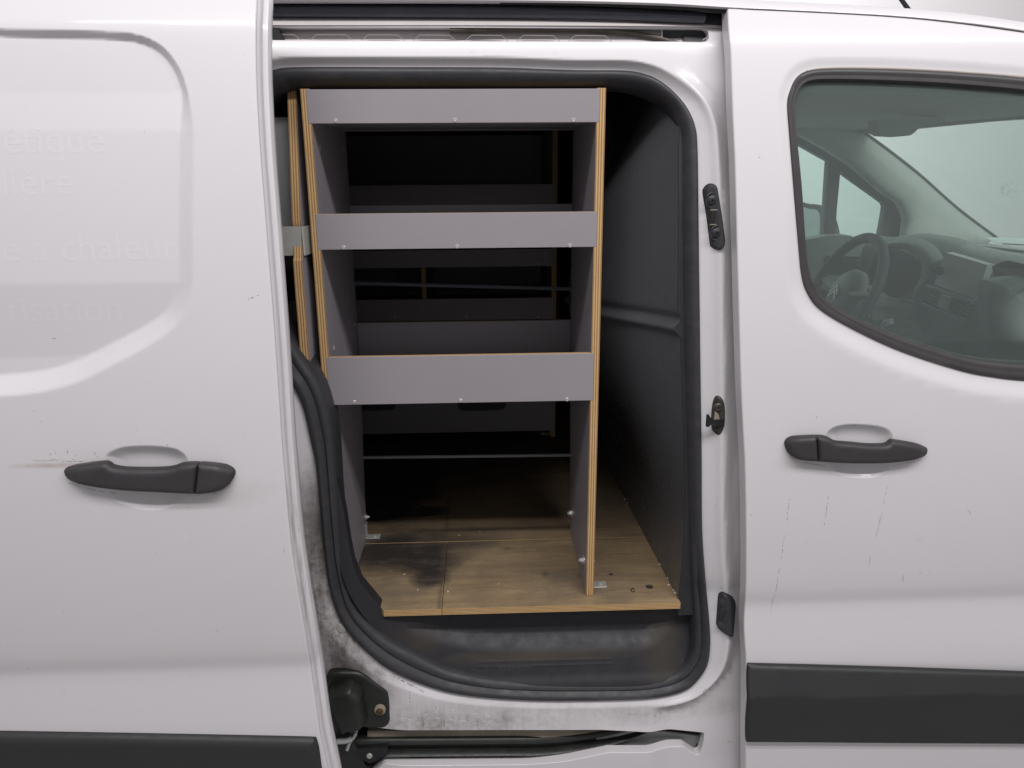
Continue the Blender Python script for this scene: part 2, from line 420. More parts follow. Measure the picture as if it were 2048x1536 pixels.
def laminate(name='laminate', col=(0.285, 0.262, 0.28)):
    m, nt, b = newmat(name); p = pos(nt); setin(b, Roughness=0.42); b.inputs['Specular IOR Level'].default_value = 0.4
    c = mix(nt, noise(nt, p, 5, 4), tuple(x*.94 for x in col), tuple(x*1.06 for x in col))
    sp = ramp(nt, noise(nt, p, 240, 2), [(0.76, 0), (0.8, .5)]); c = mix(nt, sp, c, (0.42, 0.40, 0.42))
    sc = ramp(nt, noise(nt, p, 30, 6, .8, (0.3, 1, 2.5)), [(0.68, 0), (0.76, .25)]); c = mix(nt, sc, c, (0.36, 0.33, 0.36))
    nt.links.new(c, b.inputs['Base Color']); bump(nt, b, noise(nt, p, 700, 3), 0.06, 0.0003)
    rr = ramp(nt, noise(nt, p, 25, 5), [(0.3, .38), (0.7, .5)]); nt.links.new(rr, b.inputs['Roughness']); return m
M = {}
M['paint'] = paintmat('white_paint')
M['frame_paint'] = paintmat('white_paint_grimy_shaded', grime=True)
M['rubber'] = rubber('black_rubber', (0.022, 0.022, 0.025), 0.45)
M['rubber_dirty'] = rubber('black_rubber_dirty', (0.034, 0.034, 0.039), 0.5, dirt=0.3)
M['top_seal'] = rubber('blue_black_seal', (0.07, 0.075, 0.095), 0.55, dirt=0.25)
M['plastic'] = rubber('black_plastic', (0.034, 0.033, 0.038), 0.48)
M['cladding'] = simple('black_cladding', (0.024, 0.025, 0.026), 0.5, nscale=4, namt=.04, bmp=.08, bscale=900)
M['tray'] = rubber('step_plastic', (0.027, 0.0265, 0.031), 0.45, dirt=0.08, spec=.3)
_nt = M['tray'].node_tree; _b = _nt.nodes['Principled BSDF']; _l = _b.inputs['Base Color'].links[0].from_socket; _p = pos(_nt)
_n = noise(_nt, _p, 45, 7, .75, (.4, 1, 1)); _d = math_(_nt, 'MAXIMUM', blob(_nt, _p, (0.09, 0.497), .27, .014, .9, _n, 1.4), math_(_nt, 'MULTIPLY', blob(_nt, _p, (0.335, 0.50), .05, .10, .9, _n, 1.3), .8))
_d = math_(_nt, 'MAXIMUM', _d, math_(_nt, 'MULTIPLY', blob(_nt, _p, (-0.14, 0.53), .07, .06, .9, _n, 1.4), .7)); _nt.links.new(mix(_nt, math_(_nt, 'MULTIPLY', _d, .38), _l, (.11, .085, .05)), _b.inputs['Base Color'])
M['lining'] = simple('dark_lining', (0.085, 0.08, 0.08), 0.85, nscale=12, namt=.12)
M['lining2'] = simple('charcoal_trim', (0.035, 0.035, 0.038), 0.7, nscale=12, namt=.1, bmp=.1)
M['bulkhead'] = simple('charcoal_bulkhead', (0.088, 0.088, 0.093), 0.30, nscale=9, namt=.05, bmp=.15, bscale=600)
M['zinc'] = simple('galvanised_steel', (0.46, 0.46, 0.42), 0.4, metal=0.35, nscale=40, namt=.12)
M['sheet'] = simple('grey_sheet', (0.42, 0.425, 0.42), 0.6, nscale=6, namt=.05)
M['screw'] = simple('bright_screw', (0.72, 0.70, 0.70), 0.3, metal=0.7)
M['darkmetal'] = simple('dirty_steel', (0.085, 0.075, 0.065), 0.5, metal=0.6, nscale=60, namt=.3, bmp=.2)
M['blackmetal'] = simple('black_steel', (0.02, 0.02, 0.022), 0.4, metal=0.3, nscale=40, namt=.2)
M['greasy'] = simple('greasy_black', (0.016, 0.017, 0.015), 0.42, nscale=30, namt=.3, bmp=.2)
M['creamdirt'] = simple('dusty_painted_lip', (0.36, 0.32, 0.29), 0.6, nscale=30, namt=.15)
M['raildirt'] = simple('dusty_rail', (0.26, 0.22, 0.17), 0.65, nscale=25, namt=.25)
M['channel'] = simple('pale_channel_paint', (0.50, 0.46, 0.46), 0.5, nscale=14, namt=.06)
M['lam'] = laminate()
M['mark'] = simple('scratch_dark', (0.12, 0.11, 0.11), 0.7)
M['markw'] = simple('scratch_pale', (0.8, 0.78, 0.78), 0.6)
M['grime'] = simple('brown_grime', (0.27, 0.20, 0.15), 0.8)

van = empty('cargo_van', (0.35, 0.8, 0.0), 'white cargo van with its side door slid open and shelving inside', 'van')

# body side profile: outward lean in degrees (face up +) against height
_zs = np.array([.20, .40, .50, .55, .60, .622, .634, .640, .655, .668, .70, .80, .92, 1.0, 1.15, 1.35, 1.48, 1.555, 1.576, 1.592, 1.62, 1.70, 1.80])
_an = np.array([-4., 0., 3., 6., 6., 4., -1., -11., -11., -6., -3.5, -2, -.5, 1., 3., 5., 7., 9., 11., 24., 29., 40., 50.])
_zz = np.linspace(.20, 1.80, 1601); _ss = np.tan(np.radians(np.interp(_zz, _zs, _an)))
_yy = np.concatenate([[0], np.cumsum((_ss[1:]+_ss[:-1])/2*(_zz[1]-_zz[0]))]); _yy -= np.interp(0.95, _zz, _yy)
_k = np.ones(15)/15; _yy = np.concatenate([_yy[:7], np.convolve(_yy, _k, 'valid'), _yy[-7:]])
def B(x, z): return np.interp(z, _zz, _yy)
def xz(pts): return [(p[0], p[2]) for p in pts]
def onxz(pts, F): return xz(onv(pts, F))

# ================================================================== sliding door (slid back, standing proud of the body)
SD = -0.14
sd_in = lambda x, z: B(x, z)+SD
mid = onxz(cr([(-290, 776), (-340, 740), (-360, 640), (-360, 500), (-355, 250), (-345, 140), (-300, 70), (-230, 60), (-160, 60), (-60, 63), (60, 66), (180, 69), (260, 74), (310, 92), (345, 128), (366, 180), (371, 240), (371, 340), (370, 450), (370, 540), (364, 590), (340, 635), (290, 672), (220, 710), (150, 745), (80, 765), (0, 774), (-80, 776), (-170, 776), (-240, 777)], 8, True), sd_in)
mid_o = onxz(cr([(208, 920), (211, 908), (226, 898), (250, 891), (296, 889), (342, 893), (366, 903), (378, 920), (380, 950), (376, 985), (366, 1003), (336, 1018), (288, 1021), (240, 1008), (216, 986), (207, 950)], 5, True), sd_in)
def W0(m): return np.interp(np.array(m)[:, 1], [1.16, 1.28, 1.44, 1.5], [.0165, .013, .013, .0065])
def SDF_(x, z):
    x = np.asarray(x, float); z = np.asarray(z, float)
    y = B(x, z)+SD
    s = sdist(mid, x, z); w0 = np.interp(z, [1.16, 1.28, 1.44, 1.5], [.0165, .013, .013, .0065])
    q_ = np.clip((s+w0)/(2*w0), 0, 1); y = y+0.0125*np.interp(z, [1.15, 1.25, 1.45, 1.5], [1.5, .6, .55, .85])*RAMP(q_)
    b = np.clip(sdist(mid_o, x, z)/0.03, 0, 1); y = y+0.0115*BOWL(b)
    # faint swelling round the recess
    return y
edge_r = [(509, -60), (509, 0), (507, 60), (508, 150), (512, 240), (518, 330), (526, 430), (534, 530), (545, 670), (554, 800), (560, 890), (566, 960), (573, 1040), (581, 1110), (592, 1180), (604, 1250), (617, 1330), (627, 1400), (637, 1470), (652, 1540), (664, 1600)]
right = cr(edge_r, 8)
outer = onxz(right+[(400, 1640), (100, 1640), (-170, 1640), (-470, 1640), (-440, 1000), (-430, 400), (-400, -60), (-170, -60), (200, -60)], sd_in)
def dens(o, st=0.02):
    out = []
    for i in range(len(o)):
        a, b = np.array(o[i]), np.array(o[(i+1) % len(o)]); n = max(1, int(np.linalg.norm(b-a)/st))
        out += [tuple(a+(b-a)*k/n) for k in range(n)]
    return out
outer = dens(outer)
def ghost(nt, p, c):
    # dust clinging in the recess edges and rub marks near the handle
    n1 = noise(nt, p, 40, 6, .7)
    d = blob(nt, p, (-0.625, 0.992), 0.06, 0.006, 0.8, n1, 1.4); c = mix(nt, math_(nt, 'MULTIPLY', d, 0.45), c, (0.33, 0.22, 0.16))
    d = blob(nt, p, (-0.43, 0.942), 0.15, 0.030, 0.7, n1, .9); c = mix(nt, math_(nt, 'MULTIPLY', d, 0.16), c, (0.28, 0.22, 0.18))
    return c
M['paint_sd'] = paintmat('white_paint_slide', extra=ghost)
sdoor = skin('sliding_door', outer, [], SDF_, M['paint_sd'], van, step=.008, fine=[(mid, .019), (mid_o, .032), ((.625, .67), 0), ((1.53, 1.63), 0)], fstep=.0034, r=.003, depth=.012, cons=[mid_o, offset(mid_o, -.003), offset(mid_o, -.007), offset(mid_o, -.012), offset(mid, W0(mid)), offset(mid, -W0(mid))])
# turned door edge, hem and inner skin
A = [p+np.array([.0022, .004, 0]) for p in onv(right, SDF_)]
m = MB(); prof = [(0, 0), (.0035, .004), (.0045, .010), (.004, .017), (.010, .020), (.0125, .026), (.0125, .034), (.008, .040), (-.02, .043), (-.12, .046)]
v = []; f = []
for p in A:
    for dx, dy in prof: v.append(p+np.array([dx, dy, 0]))
K = len(prof)
for i in range(len(A)-1):
    for k in range(K-1): f.append((i*K+k, i*K+k+1, (i+1)*K+k+1, (i+1)*K+k))
m.add(v, f)
M['edge_paint'] = paintmat('white_paint_edge', extra=lambda nt, p, c: mix(nt, math_(nt, 'MULTIPLY', math_(nt, 'MULTIPLY', ramp(nt, noise(nt, p, 30, 7, .75, (3, 1, .18)), [(0.5, 0), (0.66, 1)]), blob(nt, p, (-0.29, 0.78), 0.3, 0.42, 0.5)), .6), c, (0.24, 0.19, 0.17)))
m.build('door_edge', M['edge_paint'], sdoor, sharp=40)
# cladding strip
cl = onxz(cr([(-450, 1454), (-170, 1460), (0, 1462), (300, 1467), (600, 1473), (632, 1475)], 5)+cr([(632, 1475), (637, 1492), (641, 1520), (646, 1560), (652, 1640)], 4)[1:]+[(400, 1640), (-170, 1640), (-465, 1640)], sd_in)
pillow('cladding_strip', dens(cl), lambda x, z: B(x, z)+SD, .012, .016, M['cladding'], sdoor, depth=.004)

def handle(name, pts, seam, F, parent, flip):
    ol = onxz(cr(pts, 5, True), lambda x, z: F(x, z)-.012)
    xs = [p[0] for p in ol]; x0, x1 = min(xs), max(xs)
    def ex(x, z):   # the grip bows outwards
        t = np.clip((x-x0)/(x1-x0), 0, 1); return -0.009*sstep(0, .10, t)*sstep(1, .90, t)-0.003-.002*np.sin(np.pi*t)
    F1 = lambda x, z: B(x, z)+(SD if F is sd_in else 0)+ex(x, z)-.005
    ol = onxz(cr(pts, 5, True), F1)
    gx = on(seam[0], seam[1], F1)[0]; tilt = on(seam[2], seam[3], F1)[0]-gx; gz = on(seam[0], seam[1], F1)[2]; gz2 = on(seam[2], seam[3], F1)[2]
    def side(sg):
        out = []; olp = [np.array(p) for p in ol]; n = len(olp)
        def val(p): return sg*(p[0]-(gx+(tilt)*(p[1]-gz)/(gz2-gz)))-.0006
        for i in range(n):
            a, b = olp[i], olp[(i+1) % n]; va, vb = val(a), val(b)
            if va >= 0: out.append(tuple(a))
            if va*vb < 0: out.append(tuple(a+(b-a)*va/(va-vb)))
        return out
    base = lambda x, z: B(x, z)+F(np.array([gx]), np.array([gz]))[0]-B(gx, gz)
    big, small = (side(-1), side(1)) if flip > 0 else (side(1), side(-1))
    pillow(name, dens(big, .006), base, .008, .0085, M['handle'], parent, depth=.009, step=.006, fstep=.0025, extra=ex)
    pillow('handle_cap', dens(small, .006), base, .008, .0085, M['handle'], parent, depth=.009, step=.006, fstep=.0025, extra=ex)
M['handle'] = rubber('textured_handle_plastic', (0.04, 0.037, 0.039), 0.5)
SEAML = (395, 930, 388, 988)
hL = [(126, 946), (129, 940), (137, 937), (170, 932), (202, 928), (213, 930), (222, 936), (245, 940), (285, 941), (325, 940), (345, 937), (360, 932), (376, 930), (395, 930), (415, 931), (440, 934), (458, 938), (466, 944), (466, 952), (458, 967), (446, 978), (430, 985), (403, 989), (376, 989), (310, 986), (239, 982), (171, 973), (145, 965), (132, 957)]
handle('door_handle', hL, SEAML, sd_in, sdoor, 1)

# ghost of removed lettering on the recessed panel
M['ghost'] = paintmat('letter_ghost'); M['ghost'].node_tree.nodes['Principled BSDF'].inputs['Coat Roughness'].default_value = .10
for _n in M['ghost'].node_tree.nodes:
    if _n.type == 'MIX' and not _n.inputs[6].is_linked: _n.inputs[6].default_value = (.695, .67, .685, 1); _n.inputs[7].default_value = (.712, .687, .702, 1)
def text_on(name, s, xr, vb, h, F, mat, parent, off=.00014, right_align=True, extr=0):
    cu = bpy.data.curves.new(name, 'FONT'); cu.body = s; cu.size = 1.0
    t = bpy.data.objects.new(name, cu); COL.objects.link(t)
    dg = bpy.context.evaluated_depsgraph_get(); me = bpy.data.meshes.new_from_object(t.evaluated_get(dg))
    bpy.data.objects.remove(t)
    V = np.array([tuple(v.co) for v in me.vertices]); fs = [tuple(p.vertices) for p in me.polygons]
    k = h/0.7; V = V*k
    pr = on(xr, vb, F); V[:, 0] += (pr[0]-V[:, 0].max()) if right_align else (pr[0]-V[:, 0].min()); X = V[:, 0]; Z = V[:, 1]+pr[2]
    Y = F(X, Z)-off
    e = 1e-3; gx_ = (F(X+e, Z)-F(X-e, Z))/(2*e); gz_ = (F(X, Z+e)-F(X, Z-e))/(2*e); nn = np.stack([gx_, -np.ones_like(gx_), gz_], 1)
    fs = [f for f in fs if abs(sum(V[f[i]][0]*V[f[(i+1) % len(f)]][1]-V[f[(i+1) % len(f)]][0]*V[f[i]][1] for i in range(len(f)))) > 2e-7]
    fs = [f if sum((V[f[i]][0]*V[f[(i+1) % len(f)]][1]-V[f[(i+1) % len(f)]][0]*V[f[i]][1]) for i in range(len(f))) > 0 else f[::-1] for f in fs]
    return mk(name, np.stack([X, Y, Z], 1), fs, mat, parent, normals=nn/np.linalg.norm(nn, axis=1)[:, None])
for s, x, vb in (('étique', 210, 305), ('llière', 148, 390), ('e à chaleur', 358, 519), ('tisation', 246, 641)):
    text_on('letter_ghost', s, x, vb, .0375, SDF_, M['ghost'], sdoor)

# ================================================================== front door
fd_in = lambda x, z: B(x, z)
seal_o = [(1574, 209), (1580, 180), (1592, 156), (1613, 142), (1650, 137), (1753, 137), (1897, 143), (2048, 155), (2180, 172), (2270, 200), (2290, 300), (2280, 480), (2260, 700), (2220, 765), (2140, 768), (2048, 762), (1993, 756), (1921, 742), (1801, 703), (1704, 658), (1639, 619), (1613, 585), (1602, 549), (1596, 490), (1586, 371), (1578, 270)]
seal_i = [(1592, 212), (1598, 186), (1608, 172), (1625, 165), (1655, 163), (1753, 165), (1897, 172), (2048, 185), (2170, 202), (2245, 225), (2262, 300), (2252, 480), (2232, 680), (2200, 728), (2130, 731), (2048, 727), (1993, 723), (1921, 711), (1803, 673), (1718, 637), (1656, 600), (1630, 566), (1620, 537), (1614, 490), (1606, 371), (1596, 270)]
wo = onxz(cr(seal_o, 7, True), fd_in); wi = onxz(cr(seal_i, 7, True), fd_in)
whole = [(np.array(a)*.75+np.array(b)*.25) for a, b in zip(wo, wi)]; whole = [tuple(p) for p in whole]
bowl_r = onxz(cr([(1648, 900), (1650, 872), (1657, 859), (1674, 850), (1705, 846), (1752, 849), (1777, 857), (1788, 872), (1790, 900), (1786, 925), (1776, 942), (1752, 955), (1719, 957), (1680, 951), (1660, 935)], 5, True), fd_in)
def FDF(x, z):
    x = np.asarray(x, float); z = np.asarray(z, float); y = B(x, z)
    d = np.maximum(-sdist(wo, x, z), 0); w1 = np.where(z > 1.25, .018, .034); a1 = np.where(z > 1.25, .004, .009)
    k = np.clip((1.33-z)/.2, 0, 1); w1 = .018+.016*k; a1 = .0035+.0065*k
    y = y+a1*(1-sstep(0, 1, np.clip(d/w1, 0, 1)))
    b = np.clip(sdist(bowl_r, x, z)/0.03, 0, 1); return y+0.0115*BOWL(b)
left = cr([(1459, 19), (1461, 60), (1465, 110), (1468, 200), (1471, 270), (1474, 340), (1479, 540), (1485, 760), (1490, 870), (1493, 930), (1495, 1040), (1495, 1160), (1492, 1225), (1491, 1250), (1493, 1290), (1495, 1320), (1495, 1400), (1494, 1480), (1494, 1560), (1494, 1620)], 6)
top = cr([(2320, 122), (2200, 92), (2048, 69), (1901, 49), (1767, 36), (1600, 27), (1500, 23), (1466, 19)], 6)
fo = dens(onxz(left+[(1700, 1640), (2000, 1640), (2320, 1640), (2320, 1200), (2320, 700), (2320, 300)]+top, fd_in))
def fscr(nt, p, c):
    n1 = noise(nt, p, 40, 6, .7)
    d = blob(nt, p, (0.60, 0.915), 0.13, 0.018, 0.7, n1, .9); return mix(nt, math_(nt, 'MULTIPLY', d, 0.14), c, (0.28, 0.24, 0.20))
M['paint_fd'] = paintmat('white_paint_front', extra=fscr)
fdoor = skin('front_door', fo, [whole], FDF, M['paint_fd'], van, step=.014, fine=[(wo, .032), (bowl_r, .032), ((.625, .67), 0), ((1.53, 1.63), 0)], fstep=.0034, r=.003, depth=.03, hdepth=.03, cons=[bowl_r, offset(bowl_r, -.003), offset(bowl_r, -.007), offset(bowl_r, -.012)])
def pair3(O, I, F, dO, dI, n=7, closed=True):
    a = [p+np.array([0, dO, 0]) for p in onv(cr(O, n, closed), F)]; b = [p+np.array([0, dI, 0]) for p in onv(cr(I, n, closed), F)]
    return a, b
a, b = pair3(seal_o, seal_i, FDF, 0, .004)
M['wseal'] = rubber('window_seal_rubber', (0.05, 0.045, 0.047), 0.42)
band('window_seal', a, b, [(0, -.003), (.0, .0005), (.10, .004), (.38, .0055), (.52, .0040), (.56, .0042), (.80, .0048), (.92, .002), (1, -.006), (1.0, -.020)], M['wseal'], fdoor)
# chipped dusty line along the outer edge of the seal
a2, b2 = pair3([(1612, 140.5), (1650, 135), (1753, 134.5), (1897, 140.5), (2048, 152), (2160, 166)], [(1612, 143), (1650, 138), (1753, 138), (1897, 144), (2048, 156), (2160, 170)], FDF, -.0006, -.0006, 7, False)
band('seal_edge', a2, b2, [(0, 0), (.5, .0012), (1, .0008)], M['creamdirt'], fdoor, closed=False)
M['glass'], nt, bs = newmat('tinted_glass')
nt.nodes.remove(bs); tr = nt.nodes.new('ShaderNodeBsdfTransparent'); tr.inputs[0].default_value = (0.77, 0.91, 0.86, 1)
gl = nt.nodes.new('ShaderNodeBsdfGlossy'); gl.inputs['Roughness'].default_value = 0.01; fr = nt.nodes.new('ShaderNodeFresnel'); fr.inputs[0].default_value = 1.5
mx = nt.nodes.new('ShaderNodeMixShader'); df = nt.nodes.new('ShaderNodeBsdfDiffuse'); df.inputs[0].default_value = (.50, .60, .57, 1); mx2 = nt.nodes.new('ShaderNodeMixShader'); mx2.inputs[0].default_value = .12  # diffuse share paints a veil of reflections into the pane
nt.links.new(fr.outputs[0], mx.inputs[0]); nt.links.new(tr.outputs[0], mx2.inputs[1]); nt.links.new(df.outputs[0], mx2.inputs[2]); nt.links.new(mx2.outputs[0], mx.inputs[1]); nt.links.new(gl.outputs[0], mx.inputs[2])
nt.links.new(mx.outputs[0], nt.nodes['Material Output'].inputs[0])
gw = [tuple(np.array(a)*.2+np.array(b)*.8) for a, b in zip(wo, wi)]
skin('window_glass', gw, [], lambda x, z: B(x, z)+.012, M['glass'], fdoor, step=.05, skirt=False)
cl = onxz(cr([(1494, 1325), (1490, 1345), (1487, 1375), (1486, 1420), (1488, 1460), (1490, 1477)], 4)+[(1600, 1478), (1800, 1480), (2048, 1482), (2320, 1486), (2320, 1345), (2048, 1337), (1800, 1331), (1600, 1327)], fd_in)
_zt = on(1600, 1327, fd_in)[2]; _zm = on(1600, 1380, fd_in)[2]; _zb = on(1600, 1478, fd_in)[2]
def cladprof(x, z):   # upper facet leans back, lower facet tucks under
    xx = (z-(x-0.55)*-0.018)
    return -0.015*np.interp(xx, [_zb-.03, _zb+.004, _zm-.006, _zm+.006, _zt, _zt+.03], [.25, .45, 1.55, 1.6, .35, 0])
pillow('cladding_strip', dens(cl), lambda x, z: B(x, z), .006, .006, M['cladding'], fdoor, depth=.004, extra=cladprof)
hR = [(1573, 889), (1576, 882), (1585, 878), (1610, 876), (1636, 875), (1652, 876), (1663, 880), (1675, 886), (1708, 889), (1740, 892), (1770, 892), (1780, 889), (1786, 884), (1795, 884), (1831, 890), (1852, 896), (1857, 901), (1855, 908), (1847, 915), (1824, 922), (1779, 927), (1708, 928), (1638, 924), (1610, 922), (1596, 919), (1583, 911), (1576, 900)]
handle('door_handle', hR, (1635, 875, 1638, 925), fd_in, fdoor, -1)

def marks(name, lines, F, mat, parent, wd=.0009, dashes=True, seed=3):
    """fine scratches: short slivers lying on the sheet"""
    rnd = random.Random(seed); m = MB()
    ends = onv([(l[0], l[1]) for l in lines]+[(l[2], l[3]) for l in lines], F); V = []
    for k, l in enumerate(lines):
        p0, p1 = ends[k], ends[k+len(lines)]; L = np.linalg.norm(p1-p0); n = max(2, int(L/.004))
        d = (p1-p0)/L; s = np.cross(d, [0, 1, 0])
        for i in range(n):
            if rnd.random() > l[4]: continue
            a = p0+(p1-p0)*i/n; b = p0+(p1-p0)*(i+rnd.uniform(.5, 1.05))/n; w_ = wd*rnd.uniform(.35, 1); j = s*rnd.uniform(-.0005, .0005)
            V += [a+j-s*w_/2, b+j-s*w_/4, b+j+s*w_/4, a+j+s*w_/2]
    V = np.array(V); V[:, 1] = F(V[:, 0], V[:, 2])-.00025
    m.add(V, [(4*i, 4*i+1, 4*i+2, 4*i+3) for i in range(len(V)//4)])
    o = m.build(name, mat, parent, sharp=None, smooth=False); o['kind'] = 'stuff'; return o
marks('scratch_marks', [(1579, 998, 1573, 1045, .6), (1568, 1073, 1561, 1125, .7), (1559, 1136, 1552, 1180, .85), (1552, 1180, 1540, 1228, .7), (1657, 992, 1648, 1055, .5), (1775, 967, 1766, 1012, .75), (1764, 1025, 1751, 1078, .95), (1741, 1114, 1737, 1134, .9), (1634, 827, 1634, 838, .9), (1935, 1020, 1943, 1029, .9), (1836, 1079, 1843, 1079, .9), (1838, 1146, 1843, 1146, 1), (1806, 1150, 1806, 1165, .5), (1609, 1085, 1616, 1086, .9), (1500, 1028, 1504, 1032, 1), (1858, 1141, 1860, 1143, 1)], FDF, M['mark'], fdoor)
marks('scratch_marks', [(383, 1068, 384, 1072, 1), (383, 1084, 386, 1088, .8), (567, 1098, 569, 1106, 1), (311, 1108, 314, 1109, 1), (433, 1260, 436, 1262, 1), (280, 1232, 282, 1234, 1), (125, 1222, 127, 1224, 1), (380, 1352, 384, 1353, 1), (105, 676, 112, 677, .8), (124, 668, 130, 672, .8), (490, 602, 520, 588, .35), (285, 1423, 286, 1425, 1)], SDF_, M['mark'], sdoor)
marks('grime_line', [(66, 921, 205, 923, .75), (72, 918, 150, 919, .4), (100, 915, 101, 905, .6), (112, 913, 110, 903, .6), (138, 912, 134, 900, .6), (150, 912, 158, 898, .5), (195, 915, 187, 903, .6), (137, 966, 175, 976, .9), (175, 977, 240, 986, .6), (375, 992, 437, 986, .95), (437, 985, 460, 971, .9), (460, 970, 470, 950, .8), (400, 929, 465, 941, .8)], SDF_, M['grime'], sdoor, wd=.0010, seed=9)
marks('grime_line', [(1577, 905, 1583, 916, .9), (1583, 915, 1600, 924, .95), (1600, 924, 1640, 929, .95), (1605, 926, 1650, 932, .5), (1785, 932, 1850, 918, .8), (1588, 876, 1650, 873, .8), (1795, 881, 1850, 893, .8), (1640, 935, 1660, 938, .3)], FDF, M['grime'], fdoor, wd=.0010, seed=5)

# ================================================================== door aperture: gasket paths (outer, inner)
GO = [(600, 134), (800, 134), (1000, 135), (1146, 140), (1249, 141), (1293, 149), (1322, 163), (1351, 187), (1375, 217), (1390, 252), (1395, 300), (1397, 450), (1399, 600), (1401, 760), (1403, 900), (1404, 1050), (1410, 1150), (1418, 1240), (1420, 1290), (1413, 1330), (1391, 1362), (1366, 1380), (1317, 1392), (1244, 1397), (1100, 1399), (1000, 1395), (916, 1386), (860, 1372), (794, 1346), (745, 1312), (696, 1262), (672, 1220), (657, 1166), (648, 1098), (641, 1020), (632, 932), (622, 883), (607, 817), (590, 778), (576, 759), (552, 722), (525, 680), (485, 600), (455, 450), (450, 300), (465, 210), (505, 155), (550, 139)]
GI = [(600, 176), (800, 176), (1000, 176), (1150, 175), (1235, 174), (1280, 181), (1305, 190), (1331, 204), (1348, 226), (1360, 262), (1364, 305), (1365, 450), (1367, 600), (1371, 760), (1375, 900), (1379, 1050), (1383, 1150), (1388, 1225), (1388, 1288), (1380, 1320), (1362, 1342), (1335, 1355), (1295, 1363), (1240, 1366), (1100, 1366), (1005, 1362), (938, 1352), (885, 1338), (830, 1310), (775, 1279), (724, 1232), (698, 1180), (686, 1120), (680, 1060), (674, 990), (669, 905), (663, 850), (650, 795), (634, 757), (618, 733), (596, 700), (568, 655), (525, 580), (500, 450), (492, 300), (505, 240), (540, 195), (570, 180)]
fr0 = lambda x, z: B(x, z)+.045
gho = onxz(cr(GO, 6, True), fr0); ghi = onxz(cr(GI, 6, True), fr0)
ghole = [tuple(np.array(a)*.8+np.array(b)*.2) for a, b in zip(gho, ghi)]
gx_r = 0.33
ridge_w = lambda x, z: np.interp(z, [.40, .46, .6, 1.3, 1.5, 1.56], [.022, .028, .034, .034, .026, .017])
def FR(x, z):
    x = np.asarray(x, float); z = np.asarray(z, float); y = B(np.zeros_like(z), np.maximum(z, .5))+.042
    d = np.maximum(-sdist(gho, x, z), 0); wv = ridge_w(x, z); t = np.clip(d/wv, 0, 1)
    top_ = sstep(1.47, 1.53, z)
    y = y+(.011+.005*top_)*(1-FADE(t))
    rt = sstep(.30, .36, x); y = y+rt*.016*sstep(1.0, 2.0, d/wv)*(1-.7*top_)-rt*.004*np.exp(-((d/wv-1.05)/.22)**2)
    # the lower front corner of the pillar sinks towards the wing
    lf = 1-sstep(-.27, -.15, x); y = y+lf*.014*sstep(.5, 2.5, d/wv)*(1-sstep(.40, .5, z)*0)*(z < 1.2)
    low = 1-sstep(.30, .42, z); y = y-low*.012*sstep(.8, 2.0, d/wv)
    return y
rail_h = onxz(cr([(455, 53.5), (455, 53.5), (1000, 54), (1000, 54), (1395, 55), (1395, 55), (1412, 57), (1420, 64), (1420, 64), (1420, 76), (1420, 76), (1415, 83), (1402, 85.5), (1402, 85.5), (1000, 85), (1000, 85), (455, 82), (455, 82)], 4, True), fr0)
rail_l = onxz(cr([(560, 1462), (560, 1462), (725, 1457), (725, 1457), (1201, 1454), (1201, 1454), (1295, 1458), (1350, 1463), (1408, 1468), (1408, 1468), (1411, 1474), (1405, 1500), (1400, 1510), (1392, 1512), (1392, 1512), (1367, 1496), (1367, 1496), (1215, 1496), (1215, 1496), (1161, 1507), (1121, 1514), (1054, 1519), (1000, 1520), (770, 1522), (770, 1522), (740, 1550), (740, 1550), (560, 1590), (560, 1590)], 3, True), fr0)
fo2 = dens(onxz([(420, 34), (800, 36), (1200, 40), (1460, 44), (1540, 46), (1545, 400), (1570, 1000), (1580, 1640), (1000, 1640), (420, 1640), (420, 900)], fr0))
frame = skin('door_frame', fo2, [ghole, dens(rail_h, .01), dens(rail_l, .006)], FR, M['frame_paint'], van, step=.012, fine=[(gho, .036)], cons=[offset(gho, ridge_w(0, np.array(gho)[:, 1])), offset(gho, .5*ridge_w(0, np.array(gho)[:, 1]))], fstep=.0028, depth=.02, hdepth=.02, hr=.0015)
# gasket
a, b = pair3(GO, GI, FR, .0, .0, 6)
for i in range(len(b)): b[i][1] = a[i][1]+.012
g1 = np.array([(0, -.004), (.0, .001), (.05, .006), (.16, .0100), (.30, .0120), (.45, .0120), (.58, .0105), (.72, .0075), (.84, .0035), (.94, -.001), (1, -.010), (1.02, -.022), (1.04, -.05)])
g2 = np.array([(0, -.004), (.0, .002), (.06, .008), (.20, .0125), (.36, .0125), (.47, .007), (.53, .006), (.62, .0095), (.80, .010), (.94, .004), (1, -.006), (1.02, -.022), (1.04, -.05)])
m = MB(); K = len(g1); nA = len(a)
for p_, q_ in zip(a, b):
    k_ = float(1-sstep(.62, .80, p_[2])) if p_[0] > 0 else float(1-sstep(1.15, 1.3, p_[2]))
    for s_, h_ in g1*(1-k_)+g2*k_: m.v.append(tuple(p_*(1-s_)+q_*s_+np.array([0, -h_, 0])))
for i in range(nA):
    j = (i+1) % nA
    for k in range(K-1): m.f.append((i*K+k, j*K+k, j*K+k+1, i*K+k+1)); m.m.append(0)
m.build('door_seal', M['rubber_dirty'], van, sharp=50)

